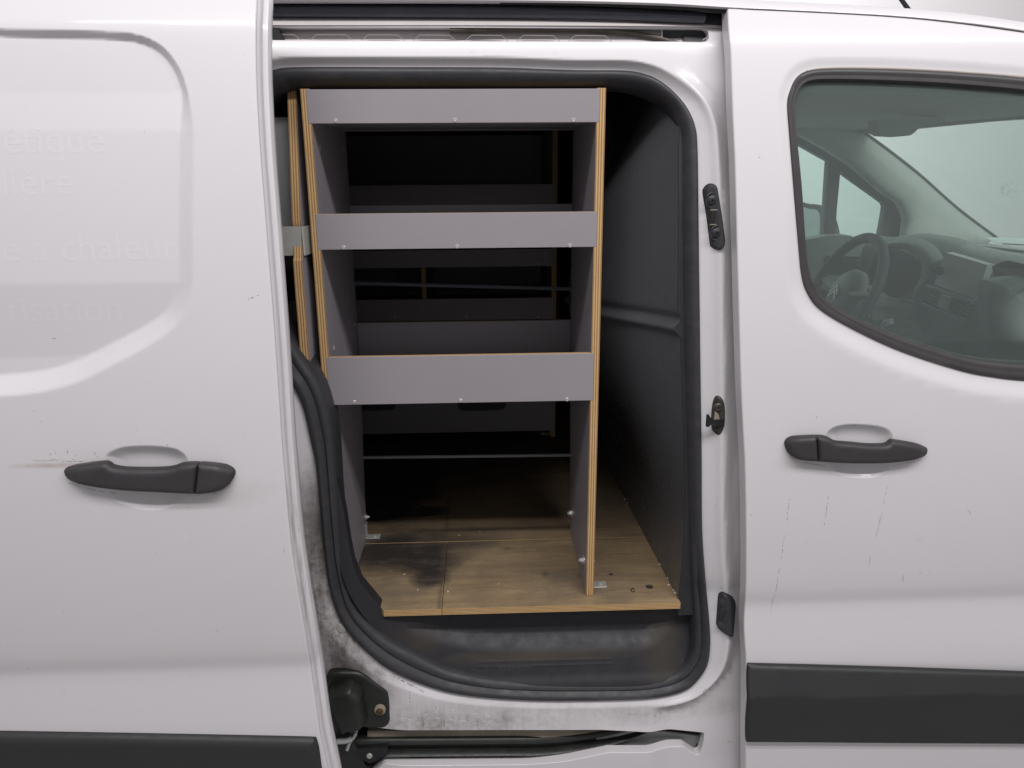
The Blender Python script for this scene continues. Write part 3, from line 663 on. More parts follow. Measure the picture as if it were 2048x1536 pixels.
# scratches and pale scuffs on the sill
marks('scratch_marks', [(837, 1407, 838, 1432, .9), (835, 1433, 872, 1424, .9), (872, 1424, 878, 1416, .9), (790, 1435, 830, 1440, .5), (870, 1435, 925, 1442, .7), (925, 1442, 985, 1450, .5), (870, 1415, 980, 1432, .25)], FR, M['markw'], frame, wd=.0016, seed=4)
marks('scratch_marks', [(846, 1440, 847, 1456, .9), (888, 1440, 889, 1456, .9), (955, 1446, 955, 1458, .8), (870, 1390, 872, 1418, .4), (820, 1378, 820, 1405, .4), (780, 1350, 830, 1372, .6), (800, 1360, 850, 1385, .5), (700, 1325, 760, 1352, .3), (1310, 1430, 1310, 1452, .3), (1322, 1420, 1321, 1450, .4), (1335, 1420, 1334, 1445, .3), (1345, 1415, 1345, 1440, .3), (1400, 1390, 1418, 1372, .5), (1390, 1400, 1415, 1378, .4), (1455, 1483, 1493, 1484, .7), (1430, 1162, 1446, 1180, .6), (1240, 1448, 1246, 1452, .8)], FR, M['mark'], frame, wd=.0015, seed=6)

# ---------------- top: dusty lip, sealing strip, roof edge
def strip_between(name, T, Bt, F, dy, prof, mat, parent, n=8):
    a = [p+np.array([0, dy, 0]) for p in onv(cr(T, n), F)]; b = [p+np.array([0, dy, 0]) for p in onv(cr(Bt, n), F)]
    return band(name, a, b, prof, mat, parent, closed=False)
strip_between('rain_lip', [(420, 1), (1000, 3), (1293, 8), (1465, 18)], [(420, 12), (1000, 13), (1293, 23), (1465, 31)], fr0, -.012, [(0, -.01), (0, 0), (.3, .002), (.8, 0), (1, -.008)], M['creamdirt'], van)
strip_between('top_seal', [(420, 9), (1000, 12), (1200, 17), (1350, 25), (1404, 29)], [(420, 35), (1000, 38), (1200, 41), (1350, 47), (1404, 49)], fr0, -.012, [(0, -.006), (.02, .002), (.2, .008), (.5, .011), (.8, .007), (.98, 0), (1, -.008)], M['top_seal'], van)
strip_between('seal_end', [(1400, 22), (1430, 20), (1462, 21)], [(1400, 51), (1430, 53), (1462, 54)], fr0, -.006, [(0, -.004), (.1, .001), (.5, .003), (.9, .001), (1, -.006)], M['rubber_dirty'], van)
strip_between('top_ledge', [(420, 34), (1000, 37), (1404, 48), (1465, 54), (1540, 58)], [(420, 53), (1000, 53), (1404, 55), (1465, 60), (1540, 66)], fr0, -.003, [(0, -.01), (.05, 0), (.5, .003), (.93, .003), (1, -.004)], M['channel'], van)
RT = [(300, -30), (1000, -24), (1293, -15), (1457, -7), (1548, 0), (1767, 12), (1901, 22), (2048, 42), (2330, 88)]
RB = [(300, 2), (1000, 3), (1293, 8), (1457, 17), (1548, 21), (1767, 32.5), (1901, 44.5), (2048, 64), (2330, 113)]
a = [p+np.array([0, .006, 0]) for p in onv(cr(RT, 8), fd_in)]; b = [p+np.array([0, -.001, 0]) for p in onv(cr(RB, 8), fd_in)]
roof = band('roof_edge', a, b, [(0, -.05), (0, -.012), (0, 0), (.12, .004), (.22, .0035), (.34, .0065), (.7, .006), (.93, .003), (1, -.004), (1, -.02)], M['paint'], van, closed=False)
# roof skin behind the edge
m = MB(); rb = [p+np.array([0, .05, 0]) for p in a]; n = len(rb)
for k, (yy, dz) in enumerate([(0, 0), (.3, .03), (.8, .045), (1.3, .03), (1.62, -.03)]):
    m.v += [(p[0], p[1]+yy, p[2]+dz) for p in rb]
for k in range(4):
    for i in range(n-1): m.f.append((k*n+i, k*n+i+1, (k+1)*n+i+1, (k+1)*n+i)); m.m.append(0)
m.build('roof', M['paint'], van)
strip_between('gap_seal', [(1000, 2), (1293, 6), (1457, 15), (1548, 20), (1767, 32), (1901, 44), (2048, 63), (2330, 112)], [(1000, 6), (1293, 12), (1457, 25), (1548, 28), (1767, 38), (1901, 52), (2048, 73), (2330, 125)], fd_in, .010, [(0, 0), (.5, .001), (1, 0)], M['rubber_dirty'], van)
# antenna
m = MB(); p0 = P(1819, 22, .75); p1 = P(1799, -6, .75); p2 = P(1780, -34, .75); m.tube([p0, p1, p2], [.0055, .0048, .004], 10); m.build('antenna', M['blackmetal'], van)

# ---------------- rest of the body side behind and ahead of the doors
def rect(x0, x1, z0, z1): return dens([(x0, z0), (x1, z0), (x1, z1), (x0, z1)], .05)
skin('rear_quarter_panel', rect(-1.9, -.40, .26, 1.635), [], lambda x, z: B(x, z)+.012, M['paint'], van, step=.05, r=.004, depth=.05)
skin('front_wing', rect(1.262, 2.35, .26, 1.03), [], lambda x, z: B(x, z)+.10*np.maximum(np.asarray(x)-1.5, 0)**2, M['paint'], van, step=.05, r=.004, depth=.05)
m = MB(); m.poly([(1.93, .12, 1.07), (2.35, .20, 1.0), (2.70, .45, .88), (2.70, 1.2, .88), (2.35, 1.45, 1.0), (1.93, 1.55, 1.07)], (0, 0, -.02)); m.build('bonnet', M['paint'], van)
m = MB(); m.poly([(-1.9, 1.60, .26), (1.2, 1.60, .26), (1.2, 1.60, 1.0), (.44, 1.60, 1.05), (.44, 1.60, 1.62), (-1.9, 1.60, 1.62)], (0, .03, 0)); m.build('far_body_side', M['paint'], van)

# ---------------- upper rail recess
cy = lambda x, z: B(x, z)+.066
ch = onxz([(455, 45), (1428, 45), (1428, 92), (455, 90)], fr0)
skin('channel_back', dens(ch, .05), [], cy, M['channel'], frame, step=.05, skirt=False)
m = MB()
for k in range(10):   # embossed trapezia of the channel stiffener
    u0 = 515+k*103.5
    if u0 > 1230: break
    dv = .8*k*.9; h0, h1 = 82+dv*.4, 69+dv*.5
    pts = [(u0, h0), (u0+14, h1), (u0+74, h1+.6), (u0+89, h0+.6)]
    m.tube([P(u, v, float(cy(0., 1.57))+.0003) for u, v in pts], .0006, 5)
m.build('stiffener', simple('seam_shadow', (0.30, 0.28, 0.28), .6), frame)
# curved guide rail and its bracket at the front end of the recess
rl = cr([(900, 60), (1080, 58), (1200, 60), (1290, 70), (1345, 84), (1370, 92)], 6)
m = MB(); m.tube([P(u, v, .110+.008*min(1, max(0, (u-900)/450))) for u, v in rl], .0035, 8); m.tube([P(u, v+5.5, .112+.008*min(1, max(0, (u-900)/450))) for u, v in rl], .0022, 8)
m.build('upper_rail', M['darkmetal'], frame)
m = MB()
q = [P(1325, 54, .122), P(1419, 54, .122), P(1419, 84, .122), P(1325, 84, .122)]; m.poly(q, (0, .004, 0)); m.build('recess_end', M['lining2'], frame)
for q in ([(1323, 54), (1324, 70), (1322, 78)], [(1400, 84), (1412, 76), (1424, 72)]): m = MB(); m.tube([P(u, v, .116) for u, v in q], .0012, 6); m.build('wire', M['sheet'], frame)
m = MB(); m.poly([P(u, v, .10) for u, v in [(535, 52), (556, 56), (566, 82), (535, 84)]], (0, .02, 0)); m.build('roller_arm', M['greasy'], frame)
# ---------------- lower rail, roller arm and its black cover
YL = float(B(0., .38))+.045
def slab(name, pts, Y, vec, mat, parent, n=4, closed=True, curve=True, dY=0):
    c = cr(pts, n, True) if curve else pts
    m = MB(); m.poly([P(u, v, Y) for u, v in c], vec); return m.build(name, mat, parent)
slab('rail_back', [(540, 1440), (1440, 1440), (1440, 1560), (540, 1640)], YL+.055, (0, .004, 0), M['channel_d'] if 'channel_d' in M else M['raildirt'], frame, curve=False)
bot = cr([(560, 1478), (1000, 1475), (1100, 1473), (1180, 1466), (1250, 1455), (1290, 1444)], 5)
a = [P(u, v, YL+.018+.03*max(0, (u-1050)/260)) for u, v in bot]
bot2 = cr([(560, 1516), (1000, 1512), (1070, 1512), (1140, 1506), (1210, 1494), (1275, 1472), (1320, 1452)], 5)
n2 = min(len(bot), len(bot2))
def resample(pts, n):
    p = np.array(pts, float); d = np.concatenate([[0], np.cumsum(np.linalg.norm(np.diff(p, axis=0), axis=1))]); t = np.linspace(0, d[-1], n)
    return [np.array([np.interp(x, d, p[:, k]) for k in range(p.shape[1])]) for x in t]
T_ = resample(bot, 30); B_ = resample(bot2, 30)
A3 = [P(u, v, YL+.012+.03*max(0, (u-1050)/260)) for u, v in T_]; B3 = [P(u, v, YL+.002+.03*max(0, (u-1050)/260)) for u, v in B_]
band('lower_rail', A3, B3, [(0, -.03), (0, .0), (.06, .003), (.30, .003), (.34, -.012), (.78, -.014), (.82, .002), (.93, .004), (1, .0), (1, -.02)], M['greasy'], frame, closed=False)
A3 = [P(u, v, YL+.020) for u, v in resample(cr([(735, 1462), (1000, 1461), (1120, 1460), (1200, 1459), (1250, 1457)], 5), 20)]
B3 = [P(u, v, YL+.016) for u, v in resample(cr([(735, 1480), (1000, 1476), (1090, 1474), (1150, 1469), (1220, 1459)], 5), 20)]
band('rail_lip', A3, B3, [(0, -.01), (0, 0), (1, .001), (1, -.01)], M['raildirt'], frame, closed=False)
slab('rail_ramp', [(1160, 1500), (1215, 1462), (1300, 1461), (1402, 1473), (1398, 1500), (1360, 1495), (1215, 1496)], YL+.035, (0, .004, 0), M['sheet'], frame, curve=False)
m = MB(); m.lathe(P(1399, 1492, YL+.036), (0, -1, 0), [(.009, 0), (.009, .004), (.006, .006), (0.0001, .006)], 14); m.build('grommet', M['rubber'], frame)
# cover of the roller: plate with a raised housing
Fp = lambda x, z: FR(np.atleast_1d(x), np.atleast_1d(z)) if False else B(np.zeros_like(np.asarray(x, float)), np.maximum(z, .5))+.046
pl = onxz(cr([(655, 1352), (668, 1343), (700, 1342), (722, 1345), (745, 1360), (772, 1378), (777, 1390), (779, 1420), (780, 1440), (771, 1451), (748, 1454), (715, 1456), (680, 1500), (640, 1500), (640, 1400)], 5, True), Fp)
cover = pillow('roller_cover', dens(pl, .01), Fp, .006, .006, M['greasy'], van, depth=.02)
hs = onxz(cr([(661, 1368), (672, 1362), (702, 1355), (716, 1362), (727, 1373), (729, 1392), (734, 1415), (736, 1428), (728, 1440), (712, 1447), (700, 1446), (688, 1452), (676, 1430), (665, 1400)], 5, True), Fp)
pillow('housing', dens(hs, .008), lambda x, z: Fp(x, z)-.004, .034, .016, M['greasy'], cover, depth=.004, step=.008, fstep=.003)
m = MB(); c = P(760, 1420, YL-.006); m.lathe(c, (0, -1, 0), [(.0105, -.004), (.0105, .0015), (.008, .003)], 18); m.build('washer', M['raildirt'], cover)
m = MB(); m.lathe(c+np.array([0, -.003, 0]), (0, -1, 0), [(.0068, -.002), (.0068, .004), (.0055, .006), (.002, .006), (.0018, .004)], 6); m.build('bolt', simple('brass_bolt', (.16, .11, .04), .45, metal=.8, nscale=200, namt=.3), cover)
# roller arm bracket reaching from the door into the rail
br = slab('roller_bracket', [(714, 1497), (776, 1494), (774, 1508), (752, 1523), (738, 1527), (726, 1520), (712, 1510)], YL-.004, (0, .01, 0), M['blackmetal'], van, curve=False)
m = MB(); m.lathe(P(739, 1511, YL-.004), (0, -1, 0), [(.0058, 0), (.0058, .002), (.0045, .0032)], 16); m.build('rivet', M['zinc'], br)
m = MB(); m.tube([P(u, v, YL-.010) for u, v in cr([(712, 1452), (713, 1462), (708, 1474), (700, 1484), (694, 1500)], 4)], .0032, 8)
m.tube([P(u, v, YL-.012) for u, v in cr([(664, 1488), (676, 1483), (690, 1482), (703, 1478)], 4)], [.006]*13, 8, flat=.8); m.build('cable', M['sheet'], br)
slab('arm_plate', [(640, 1478), (700, 1470), (716, 1500), (730, 1530), (760, 1560), (640, 1600)], YL-.001, (0, .012, 0), M['greasy'], br, curve=False)
# plug in the corner of the frame
m = MB(); c = on(682, 1257, FR); m.lathe(c, (0, -1, .1), [(.010, -.003), (.010, .0015), (.0085, .003), (.0055, .003), (.005, .0045), (.0001, .0045)], 22); m.build('rubber_plug', simple('dirty_white_plug', (.38, .37, .35), .6, nscale=50, namt=.2), frame)

# ---------------- catch plates on the pillar
def catch(pts, h, name='catch_plate', mat=None):
    ol = onxz(cr(pts, 5, True), FR); return pillow(name, dens(ol, .004), FR, h, .005, mat or M['plastic'], van, depth=.003, step=.004, fstep=.0018)
c1 = catch([(1406, 386), (1408, 376), (1415, 369), (1424, 368), (1432, 373), (1435, 384), (1441, 420), (1446, 455), (1449, 480), (1447, 492), (1440, 499), (1431, 498), (1422, 492), (1420, 484), (1413, 430)], .009)
for cx, cy_ in ((1421, 400), (1430, 465)):
    p = on(cx, cy_, FR)+np.array([0, -.009, 0]); m = MB(); m.lathe(p, (-.1, -1, 0), [(.0088, -.004), (.0088, -.001), (.0080, .0015), (.006, .003), (.002, .0035), (.0018, .001)], 18); m.build('screw_head', M['rubber'], c1)
    m = MB(); m.tube([p+np.array([.0100*math.cos(t), .0002, .0115*math.sin(t)]) for t in np.linspace(0, 2*math.pi, 24, endpoint=False)], .0011, 6, closed=True); m.build('screw_collar', M['plastic'], c1)
p = on(1426, 434, FR)+np.array([0, -.0095, 0])
m = MB(); m.box(p[0]-.0072, p[0]+.0072, p[1]-.0006, p[1]+.003, p[2]-.011, p[2]+.011, bev=.001); m.build('socket', simple('socket_dark', (.012, .011, .009), .7), c1)
for dz in (-.0115, .0115): m = MB(); m.tube([p+np.array([dx, -.0006, dz]) for dx in (-.0076, .0076)], .0011, 6); m.build('socket_rim', M['raildirt'], c1)
c3 = catch([(1437, 1190), (1441, 1185), (1446, 1184), (1462, 1192), (1468, 1200), (1470, 1210), (1468, 1240), (1466, 1262), (1463, 1270), (1456, 1270), (1440, 1259), (1434, 1250), (1433, 1243), (1435, 1215)], .010)
p = on(1449, 1227, FR)+np.array([0, -.0098, 0])
m = MB(); m.lathe(p, (-.15, -1, 0), [(.0095, -.003), (.0095, .001), (.008, .0014), (.0065, -.001), (.005, -.004)], 22); m.build('buffer', M['rubber'], c3)
for cx, cy_ in ((1444, 1200), (1440, 1245)):
    p = on(cx, cy_, FR)+np.array([0, -.0095, 0]); m = MB(); m.lathe(p, (-.15, -1, 0), [(.0085, -.003), (.0075, .0012), (.004, .0022), (.0001, .0024)], 18); m.build('screw_head', M['plastic'], c3)
st = catch([(1426, 806), (1430, 795), (1436, 792), (1443, 797), (1448, 810), (1449, 830), (1448, 850), (1443, 864), (1437, 869), (1429, 864), (1424, 856), (1423, 838), (1424, 822)], .004, 'striker', M['darkmetal'])
for cx, cy_ in ((1435, 813), (1431, 852)):
    p = on(cx, cy_, FR)+np.array([0, -.004, 0]); m = MB(); m.lathe(p, (-.1, -1, 0), [(.0078, -.001), (.0078, .0015), (.0055, .003), (.005, .0045), (.002, .0045), (.0018, .002)], 18); m.build('bolt', M['darkmetal'], st)
q = on(1440, 842, FR); q2 = P(1416, 842, q[1]-.018)
m = MB(); m.poly([q+np.array([.006, -.003, .004]), q+np.array([.006, -.003, -.008]), q2+np.array([.003, 0, -.004]), q2+np.array([.003, 0, .003])], (0, -.004, 0)); m.poly([q2+np.array([0, .002, .012]), q2+np.array([.006, .002, .002]), q2+np.array([.006, .002, -.004]), q2+np.array([0, .002, -.010]), q2+np.array([-.003, .002, -.009]), q2+np.array([-.003, .002, .011])], (0, -.006, 0)); m.build('hook', M['blackmetal'], st)
q = on(1432, 832, FR); m = MB(); m.poly([q+np.array([-.004, -.004, .012]), q+np.array([.010, -.004, -.004]), q+np.array([-.006, -.008, -.005])], (0, -.002, 0)); m.build('rib', M['raildirt'], st)

# ---------------- step well
def TF(x, z):
    x = np.asarray(x, float); z = np.asarray(z, float)
    t = np.clip(z-.443, 0, .2); k = sstep(-.30, .0, x); y = .058+t*.42*k
    y = np.minimum(y, .2)
    s = sdist(pan, x, z); y = y+.013*sstep(-.006, .032, s)
    for zr in (.489, .480): y = y-.0007*np.exp(-((z-zr-(x)*-.004)/.0019)**2)*((x > -.02) & (x < .24))
    y = y-.004*sstep(.466, .446, z)
    return y
def TF0(x, z):
    x = np.asarray(x, float); z = np.asarray(z, float); t = np.clip(z-.443, 0, .2); return np.minimum(.058+t*.42*sstep(-.30, .0, x), .2)
pan = onxz(cr([(812, 1256), (830, 1250), (900, 1240), (1000, 1234), (1150, 1231), (1338, 1228), (1346, 1233), (1336, 1256), (1318, 1280), (1292, 1296), (1240, 1299), (1100, 1302), (1000, 1302), (930, 1296), (870, 1284), (825, 1268)], 5, True), TF0)
to = onxz(cr([(1392, 1200), (1398, 1290), (1385, 1335), (1350, 1362), (1290, 1376), (1200, 1378), (1000, 1374), (900, 1362), (820, 1326), (760, 1270), (715, 1215), (690, 1165), (668, 1090), (652, 1030), (636, 950)], 6)+[(670, 950), (687, 1030), (697, 1096), (704, 1130), (719, 1168), (732, 1184), (776, 1238), (790, 1214), (1000, 1200), (1250, 1195), (1370, 1190)], TF0)
tray = skin('step_tray', dens(to, .01), [], TF, M['tray'], van, step=.009, fine=[(pan, .026), ((.445, .500), 0)], fstep=.0021, depth=.03)

# ---------------- plywood floor
ZF = .612
pe = plyedge('z', .0145, 5, 'floor_ply_edge')
m_, nt, b = newmat('dirty_shaded_ply_floor'); p = pos(nt); setin(b, Roughness=.62)
g = noise(nt, p, 9, 8, .65, (.6, 6, 1)); g2 = noise(nt, p, 40, 6, .7, (.25, 3, 1)); big = noise(nt, p, 5, 5, .6); n1 = noise(nt, p, 11, 7, .72, (1, 1.6, 1))
c = mix(nt, ramp(nt, g, [(.3, 0), (.7, 1)]), (.29, .203, .112), (.42, .305, .17)); c = mix(nt, ramp(nt, g2, [(.48, 0), (.7, .7)]), c, (.25, .155, .07))
c = mix(nt, ramp(nt, big, [(.36, 0), (.66, .75)]), c, (.15, .115, .085))
def fl(px, py): q = Pz(px, py, ZF); return q[0], q[1]
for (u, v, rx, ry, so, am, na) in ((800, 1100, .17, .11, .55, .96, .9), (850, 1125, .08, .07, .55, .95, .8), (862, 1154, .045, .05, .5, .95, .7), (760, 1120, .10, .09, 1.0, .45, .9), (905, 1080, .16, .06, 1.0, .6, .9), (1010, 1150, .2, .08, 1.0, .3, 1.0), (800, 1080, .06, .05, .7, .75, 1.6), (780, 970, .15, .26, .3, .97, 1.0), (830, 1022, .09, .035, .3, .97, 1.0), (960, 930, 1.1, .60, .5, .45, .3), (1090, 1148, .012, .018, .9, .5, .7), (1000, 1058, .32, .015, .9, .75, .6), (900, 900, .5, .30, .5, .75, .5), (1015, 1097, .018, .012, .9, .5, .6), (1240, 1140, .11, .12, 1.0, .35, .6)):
    q = fl(u, v); c = mix(nt, math_(nt, 'MULTIPLY', blob(nt, p, q, rx, ry, so, n1, na, (0, 1)), am), c, (.026, .022, .02))  # stains, plus wide rear blobs painting shelf shade into the boards
sp = ramp(nt, noise(nt, p, 120, 3, .5), [(.70, 0), (.76, .8)]); c = mix(nt, sp, c, (.06, .045, .03))
ed = sepv(nt, p); vl = math_(nt, 'ABSOLUTE', math_(nt, 'SUBTRACT', ed[0], fl(884, 1150)[0])); vl = math_(nt, 'MULTIPLY', ramp(nt, vl, [(.0, 1), (.006, 0)]), .55); c = mix(nt, vl, c, (.07, .05, .04))
c = mix(nt, ramp(nt, noise(nt, p, 16, 8, .8, (.7, 1.6, 1)), [(.50, 0), (.66, .55)]), c, (.13, .10, .075))
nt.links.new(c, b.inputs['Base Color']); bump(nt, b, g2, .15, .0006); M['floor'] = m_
board_root = empty('plywood_floor', (0.05, .3, ZF-.0145), 'stained plywood floor with pale layered front edge, lying inside the van', 'plywood floor')
xa = P(768, 1222, .07)[0]; seam = .335
xr0 = Pz(1361, 1205, ZF)[0]; xr1 = .328
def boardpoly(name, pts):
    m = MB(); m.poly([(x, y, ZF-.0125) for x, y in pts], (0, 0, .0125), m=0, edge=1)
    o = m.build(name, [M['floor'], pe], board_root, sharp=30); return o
xs_ = fl(884, 1215)[0]
def xr(y): return xr0+(xr1-xr0)*(y-.065)/.88
lc = [fl(764, 1213), fl(730, 1176), fl(708, 1150)]
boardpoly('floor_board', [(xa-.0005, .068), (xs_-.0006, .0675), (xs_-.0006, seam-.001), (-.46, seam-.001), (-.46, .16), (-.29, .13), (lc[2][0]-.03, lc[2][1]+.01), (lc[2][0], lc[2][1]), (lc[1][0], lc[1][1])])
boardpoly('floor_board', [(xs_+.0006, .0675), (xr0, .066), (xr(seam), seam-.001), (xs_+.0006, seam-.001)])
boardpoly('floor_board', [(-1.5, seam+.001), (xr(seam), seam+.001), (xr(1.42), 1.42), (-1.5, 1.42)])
m = MB()
for (u, v, r_) in ((1299, 1174, .0068), (1222, 1149, .004)):
    q = Pz(u, v, ZF); m.lathe(q, (0, 0, 1), [(r_, -.001), (r_, .0012), (r_*.55, .0016), (r_*.4, .0008)], 16)
m.build('floor_screw', M['darkmetal'], board_root)
m = MB(); q = Pz(1266, 1180, ZF+.002); m.tube([q+np.array([.004*math.cos(t)*(1-.02*k), .006*math.sin(t), .0]) for k, t in enumerate(np.linspace(0.6, 6.0, 12))], .0009, 5); m.build('staple', M['darkmetal'], board_root)
# debris along the bulkhead
rnd = random.Random(11); m = MB()
for k in range(34):
    t = rnd.random()**1.3*.62; y = .07+t; x = xr(y)+rnd.uniform(-.006, .012); s_ = rnd.uniform(.0012, .0036)
    if k > 22: x = rnd.uniform(-.2, .3); s_ *= .5
    a_ = rnd.uniform(0, 3.1); dx, dy = math.cos(a_)*s_*1.6, math.sin(a_)*s_*1.6
    m.poly([(x-dx, y-dy, ZF+.001), (x+dy*.6, y-dx*.6, ZF+.001), (x+dx, y+dy, ZF+.001), (x-dy*.6, y+dx*.6, ZF+.0015)], (0, 0, s_*.8))
o = m.build('crumbs', simple('pale_crumbs', (.55, .5, .42), .8, nscale=80, namt=.3), None, smooth=False, sharp=None); o['label'] = 'scattered pale crumbs and grit on the plywood floor beside the dark bulkhead'; o['category'] = 'crumbs'; o['kind'] = 'stuff'

# ---------------- cargo room lining
m = MB()
m.poly([(-1.5, .13, 1.60), (.42, .13, 1.60), (.42, 1.5, 1.60), (-1.5, 1.5, 1.60)], (0, 0, .01)); m.build('ceiling_lining', M['lining'], van)
m = MB(); m.poly([(-1.5, 1.5, .55), (-1.5, 1.5, 1.6), (.5, 1.5, 1.6), (.5, 1.5, .55)], (0, .01, 0)); m.build('far_side_lining', M['lining'], van)
m = MB(); m.poly([(-1.5, .1, .55), (-1.5, .1, 1.6), (-1.5, 1.5, 1.6), (-1.5, 1.5, .55)], (-.01, 0, 0)); m.build('rear_lining', M['lining'], van)
m = MB(); m.poly([(-1.5, .22, .585), (.42, .22, .585), (.42, 1.5, .585), (-1.5, 1.5, .585)], (0, 0, -.01)); m.build('cargo_floor', M['lining'], van)
m = MB(); m.poly([(-1.5, .15, .55), (-.31, .15, .55), (-.31, .15, .9), (-.50, .15, 1.0), (-.50, .15, 1.62), (-1.5, .15, 1.62)], (0, .01, 0)); m.build('side_lining', M['lining'], van)
# header trim above the racks and side trim seen left of them
m = MB(); m.poly([P(530, 165, .118), P(1400, 165, .118), P(1400, 128, .118), P(530, 128, .118)], (0, .03, 0)); m.build('header_trim', M['lining2'], van)
m = MB(); m.poly([P(480, 150, .24), P(620, 150, .24), P(620, 238, .24), P(480, 238, .24)], (0, .01, 0)); m.build('side_trim', M['lining2'], van)

# ---------------- bulkhead
def BX(y, z):
    zr = 1.132-.06*(y-.1); arch = 1-sstep(1.40, 1.62, z+(.9*np.maximum(y-.12, 0)**1.3))
    bul = .130*sstep(.0, .40, y)*sstep(.70, 1.14, z)*(.30+.70*arch)
    ridge = .011*np.exp(-((z-zr)/.0085)**2)-.006*np.exp(-((z-zr-.018)/.008)**2)
    step = .010*sstep(zr-.004, zr+.02, z)
    return .362-.034*(y-.05)/.9-bul-ridge-step*.5-.018*sstep(.75, 1.2, z)
ys = np.concatenate([np.linspace(.045, .5, 90), np.linspace(.52, 1.5, 40)]); zs = np.linspace(.58, 1.6, 420)
YY, ZZ = np.meshgrid(ys, zs, indexing='ij'); YY = YY+.018+np.maximum(0, B(0*ZZ, ZZ))*(1-np.minimum(1, YY)); XX = BX(YY, ZZ)
v = [tuple(q) for q in np.stack([XX.ravel(), YY.ravel(), ZZ.ravel()], 1)]; nz_ = len(zs); f = [(i*nz_+j, i*nz_+j+1, (i+1)*nz_+j+1, (i+1)*nz_+j) for i in range(len(ys)-1) for j in range(nz_-1)]
m = MB(); mf = MB(); mf.add([(v[j][0]+.0005, v[j][1], v[j][2]) for j in range(nz_)]+[(v[j][0]+.09, v[j][1]+.003, v[j][2]) for j in range(nz_)], [(j, j+1, nz_+j+1, nz_+j) for j in range(nz_-1)]); mf.build('bulkhead_flange', M['rubber'], van); m.add(v, f); m.build('bulkhead', M['bulkhead'], van, sharp=60)

# ---------------- plywood racks
pex = plyedge('x', .0145, 3.5, 'panel_ply_edge'); pez = plyedge('z', .010, 4, 'shelf_ply_edge'); pey = plyedge('y', .010, 3, 'lip_ply_edge')
def side_panel(root, x0, x1, prof):   # prof: (y,z) polygon
    m = MB(); m.poly([(x0, y, z) for y, z in prof], (x1-x0, 0, 0), m=0, edge=1)
    return m.build('side_panel', [M['lam'], pex], root, sharp=30)
def lip(root, name, x0, x1, y0, th, z0, z1, tilt0=0, tilt1=0):
    m = MB(); m.box(x0, x1, y0, y0+th, z0, z1, m=0, bev=.0006, caps={'z': 1})
    return m.build(name, [M['lam'], pey], root, sharp=30)
def shelf(root, x0, x1, y0, y1, z):
    m = MB(); m.box(x0, x1, y0, y1, z, z+.010, m=0, bev=.0005, caps={'y': 1}); return m.build('shelf_board', [M['lam'], pez], root, sharp=30)
def screw(root, u=None, v=None, Y=.1, p=None, ax=(0, -1, 0), r=.0036, mat=None):
    q = P(u, v, Y) if p is None else np.array(p)
    m = MB(); m.lathe(q, ax, [(r, -.001), (r, .0003), (r*.75, .0012), (r*.35, .0012), (r*.3, .0003)], 12); m.build('screw', mat or M['screw'], root)
def hexbolt(root, p, ax, r=.0062, L=.007, wr=.0095):
    p = np.array(p, float); ax = np.array(ax, float)
    m = MB(); m.lathe(p, ax, [(wr, -.0005), (wr, .0012), (wr*.8, .0018)], 18); m.lathe(p+ax*.0015, ax, [(r, 0), (r, L*.7), (r*.85, L*.8)], 6); m.lathe(p+ax*L*.8, ax, [(r*.55, 0), (r*.55, .004), (r*.4, .005)], 10)
    m.build('hex_bolt', M['screw'], root)
def foot(root, x, y, sgn, s=.022):
    m = MB(); m.box(min(x, x+sgn*.030), max(x, x+sgn*.030), y, y+s, ZF+.0006, ZF+.0028, bev=.0004); m.box(min(x, x+sgn*.0022), max(x, x+sgn*.0022), y, y+s, ZF+.0028, ZF+.034, bev=.0004); m.lathe((x+sgn*.018, y+s/2, ZF+.0028), (0, 0, 1), [(.0045, 0), (.0045, .002), (.003, .003)], 12)
    m.build('angle_bracket', M['zinc'], root)

near = empty('shelf_rack', (-.035, .1, ZF), 'grey laminated plywood shelf rack standing directly in the open side doorway', 'shelf rack', 'grey plywood racks fitted in the van')
XL0, XL1, XR0, XR1 = -.2795, -.2650, .1885, .2030
zt = P(900, 178, .1)[2]; FY = .1
front = [(FY, ZF+.0005), (FY, zt)]
def fprof(y1b, y1t): return [(FY, ZF+.0006), (FY, zt+.001), (y1t-.06, zt+.001), (y1t, zt-.04), (y1t, 1.0), (y1b, ZF+.0006)]
side_panel(near, XL0, XL1, fprof(.365, .42)); side_panel(near, XR0, XR1, fprof(.365, .42))
lx0, lx1 = -.2705, .1935
rows = [(178, 246), (426, 497), (711, 806)]; zl = []
for k, (v0, v1) in enumerate(rows):
    z1, z0 = P(900, v0, FY)[2], P(900, v1, FY)[2]; zl.append((z0, z1))
    lip(near, 'front_lip', lx0, lx1, FY-.0006, .010, z0, z1)
    shelf(near, XL1+.0005, XR0-.0005, FY+.0105, .41, z0+.004)
    lip(near, 'rear_lip', XL1+.0004, XR0-.0004, .4105, .009, z0+.002, z1-.001 if k else z1-.012)
for k, (row) in enumerate([[(671, 241), (910, 240), (1147, 240)], [(687, 495), (914, 493), (1140, 491)], [(708, 804), (921, 801), (1134, 799)]]):
    for u, v in row: screw(near, u, v, FY-.0006)
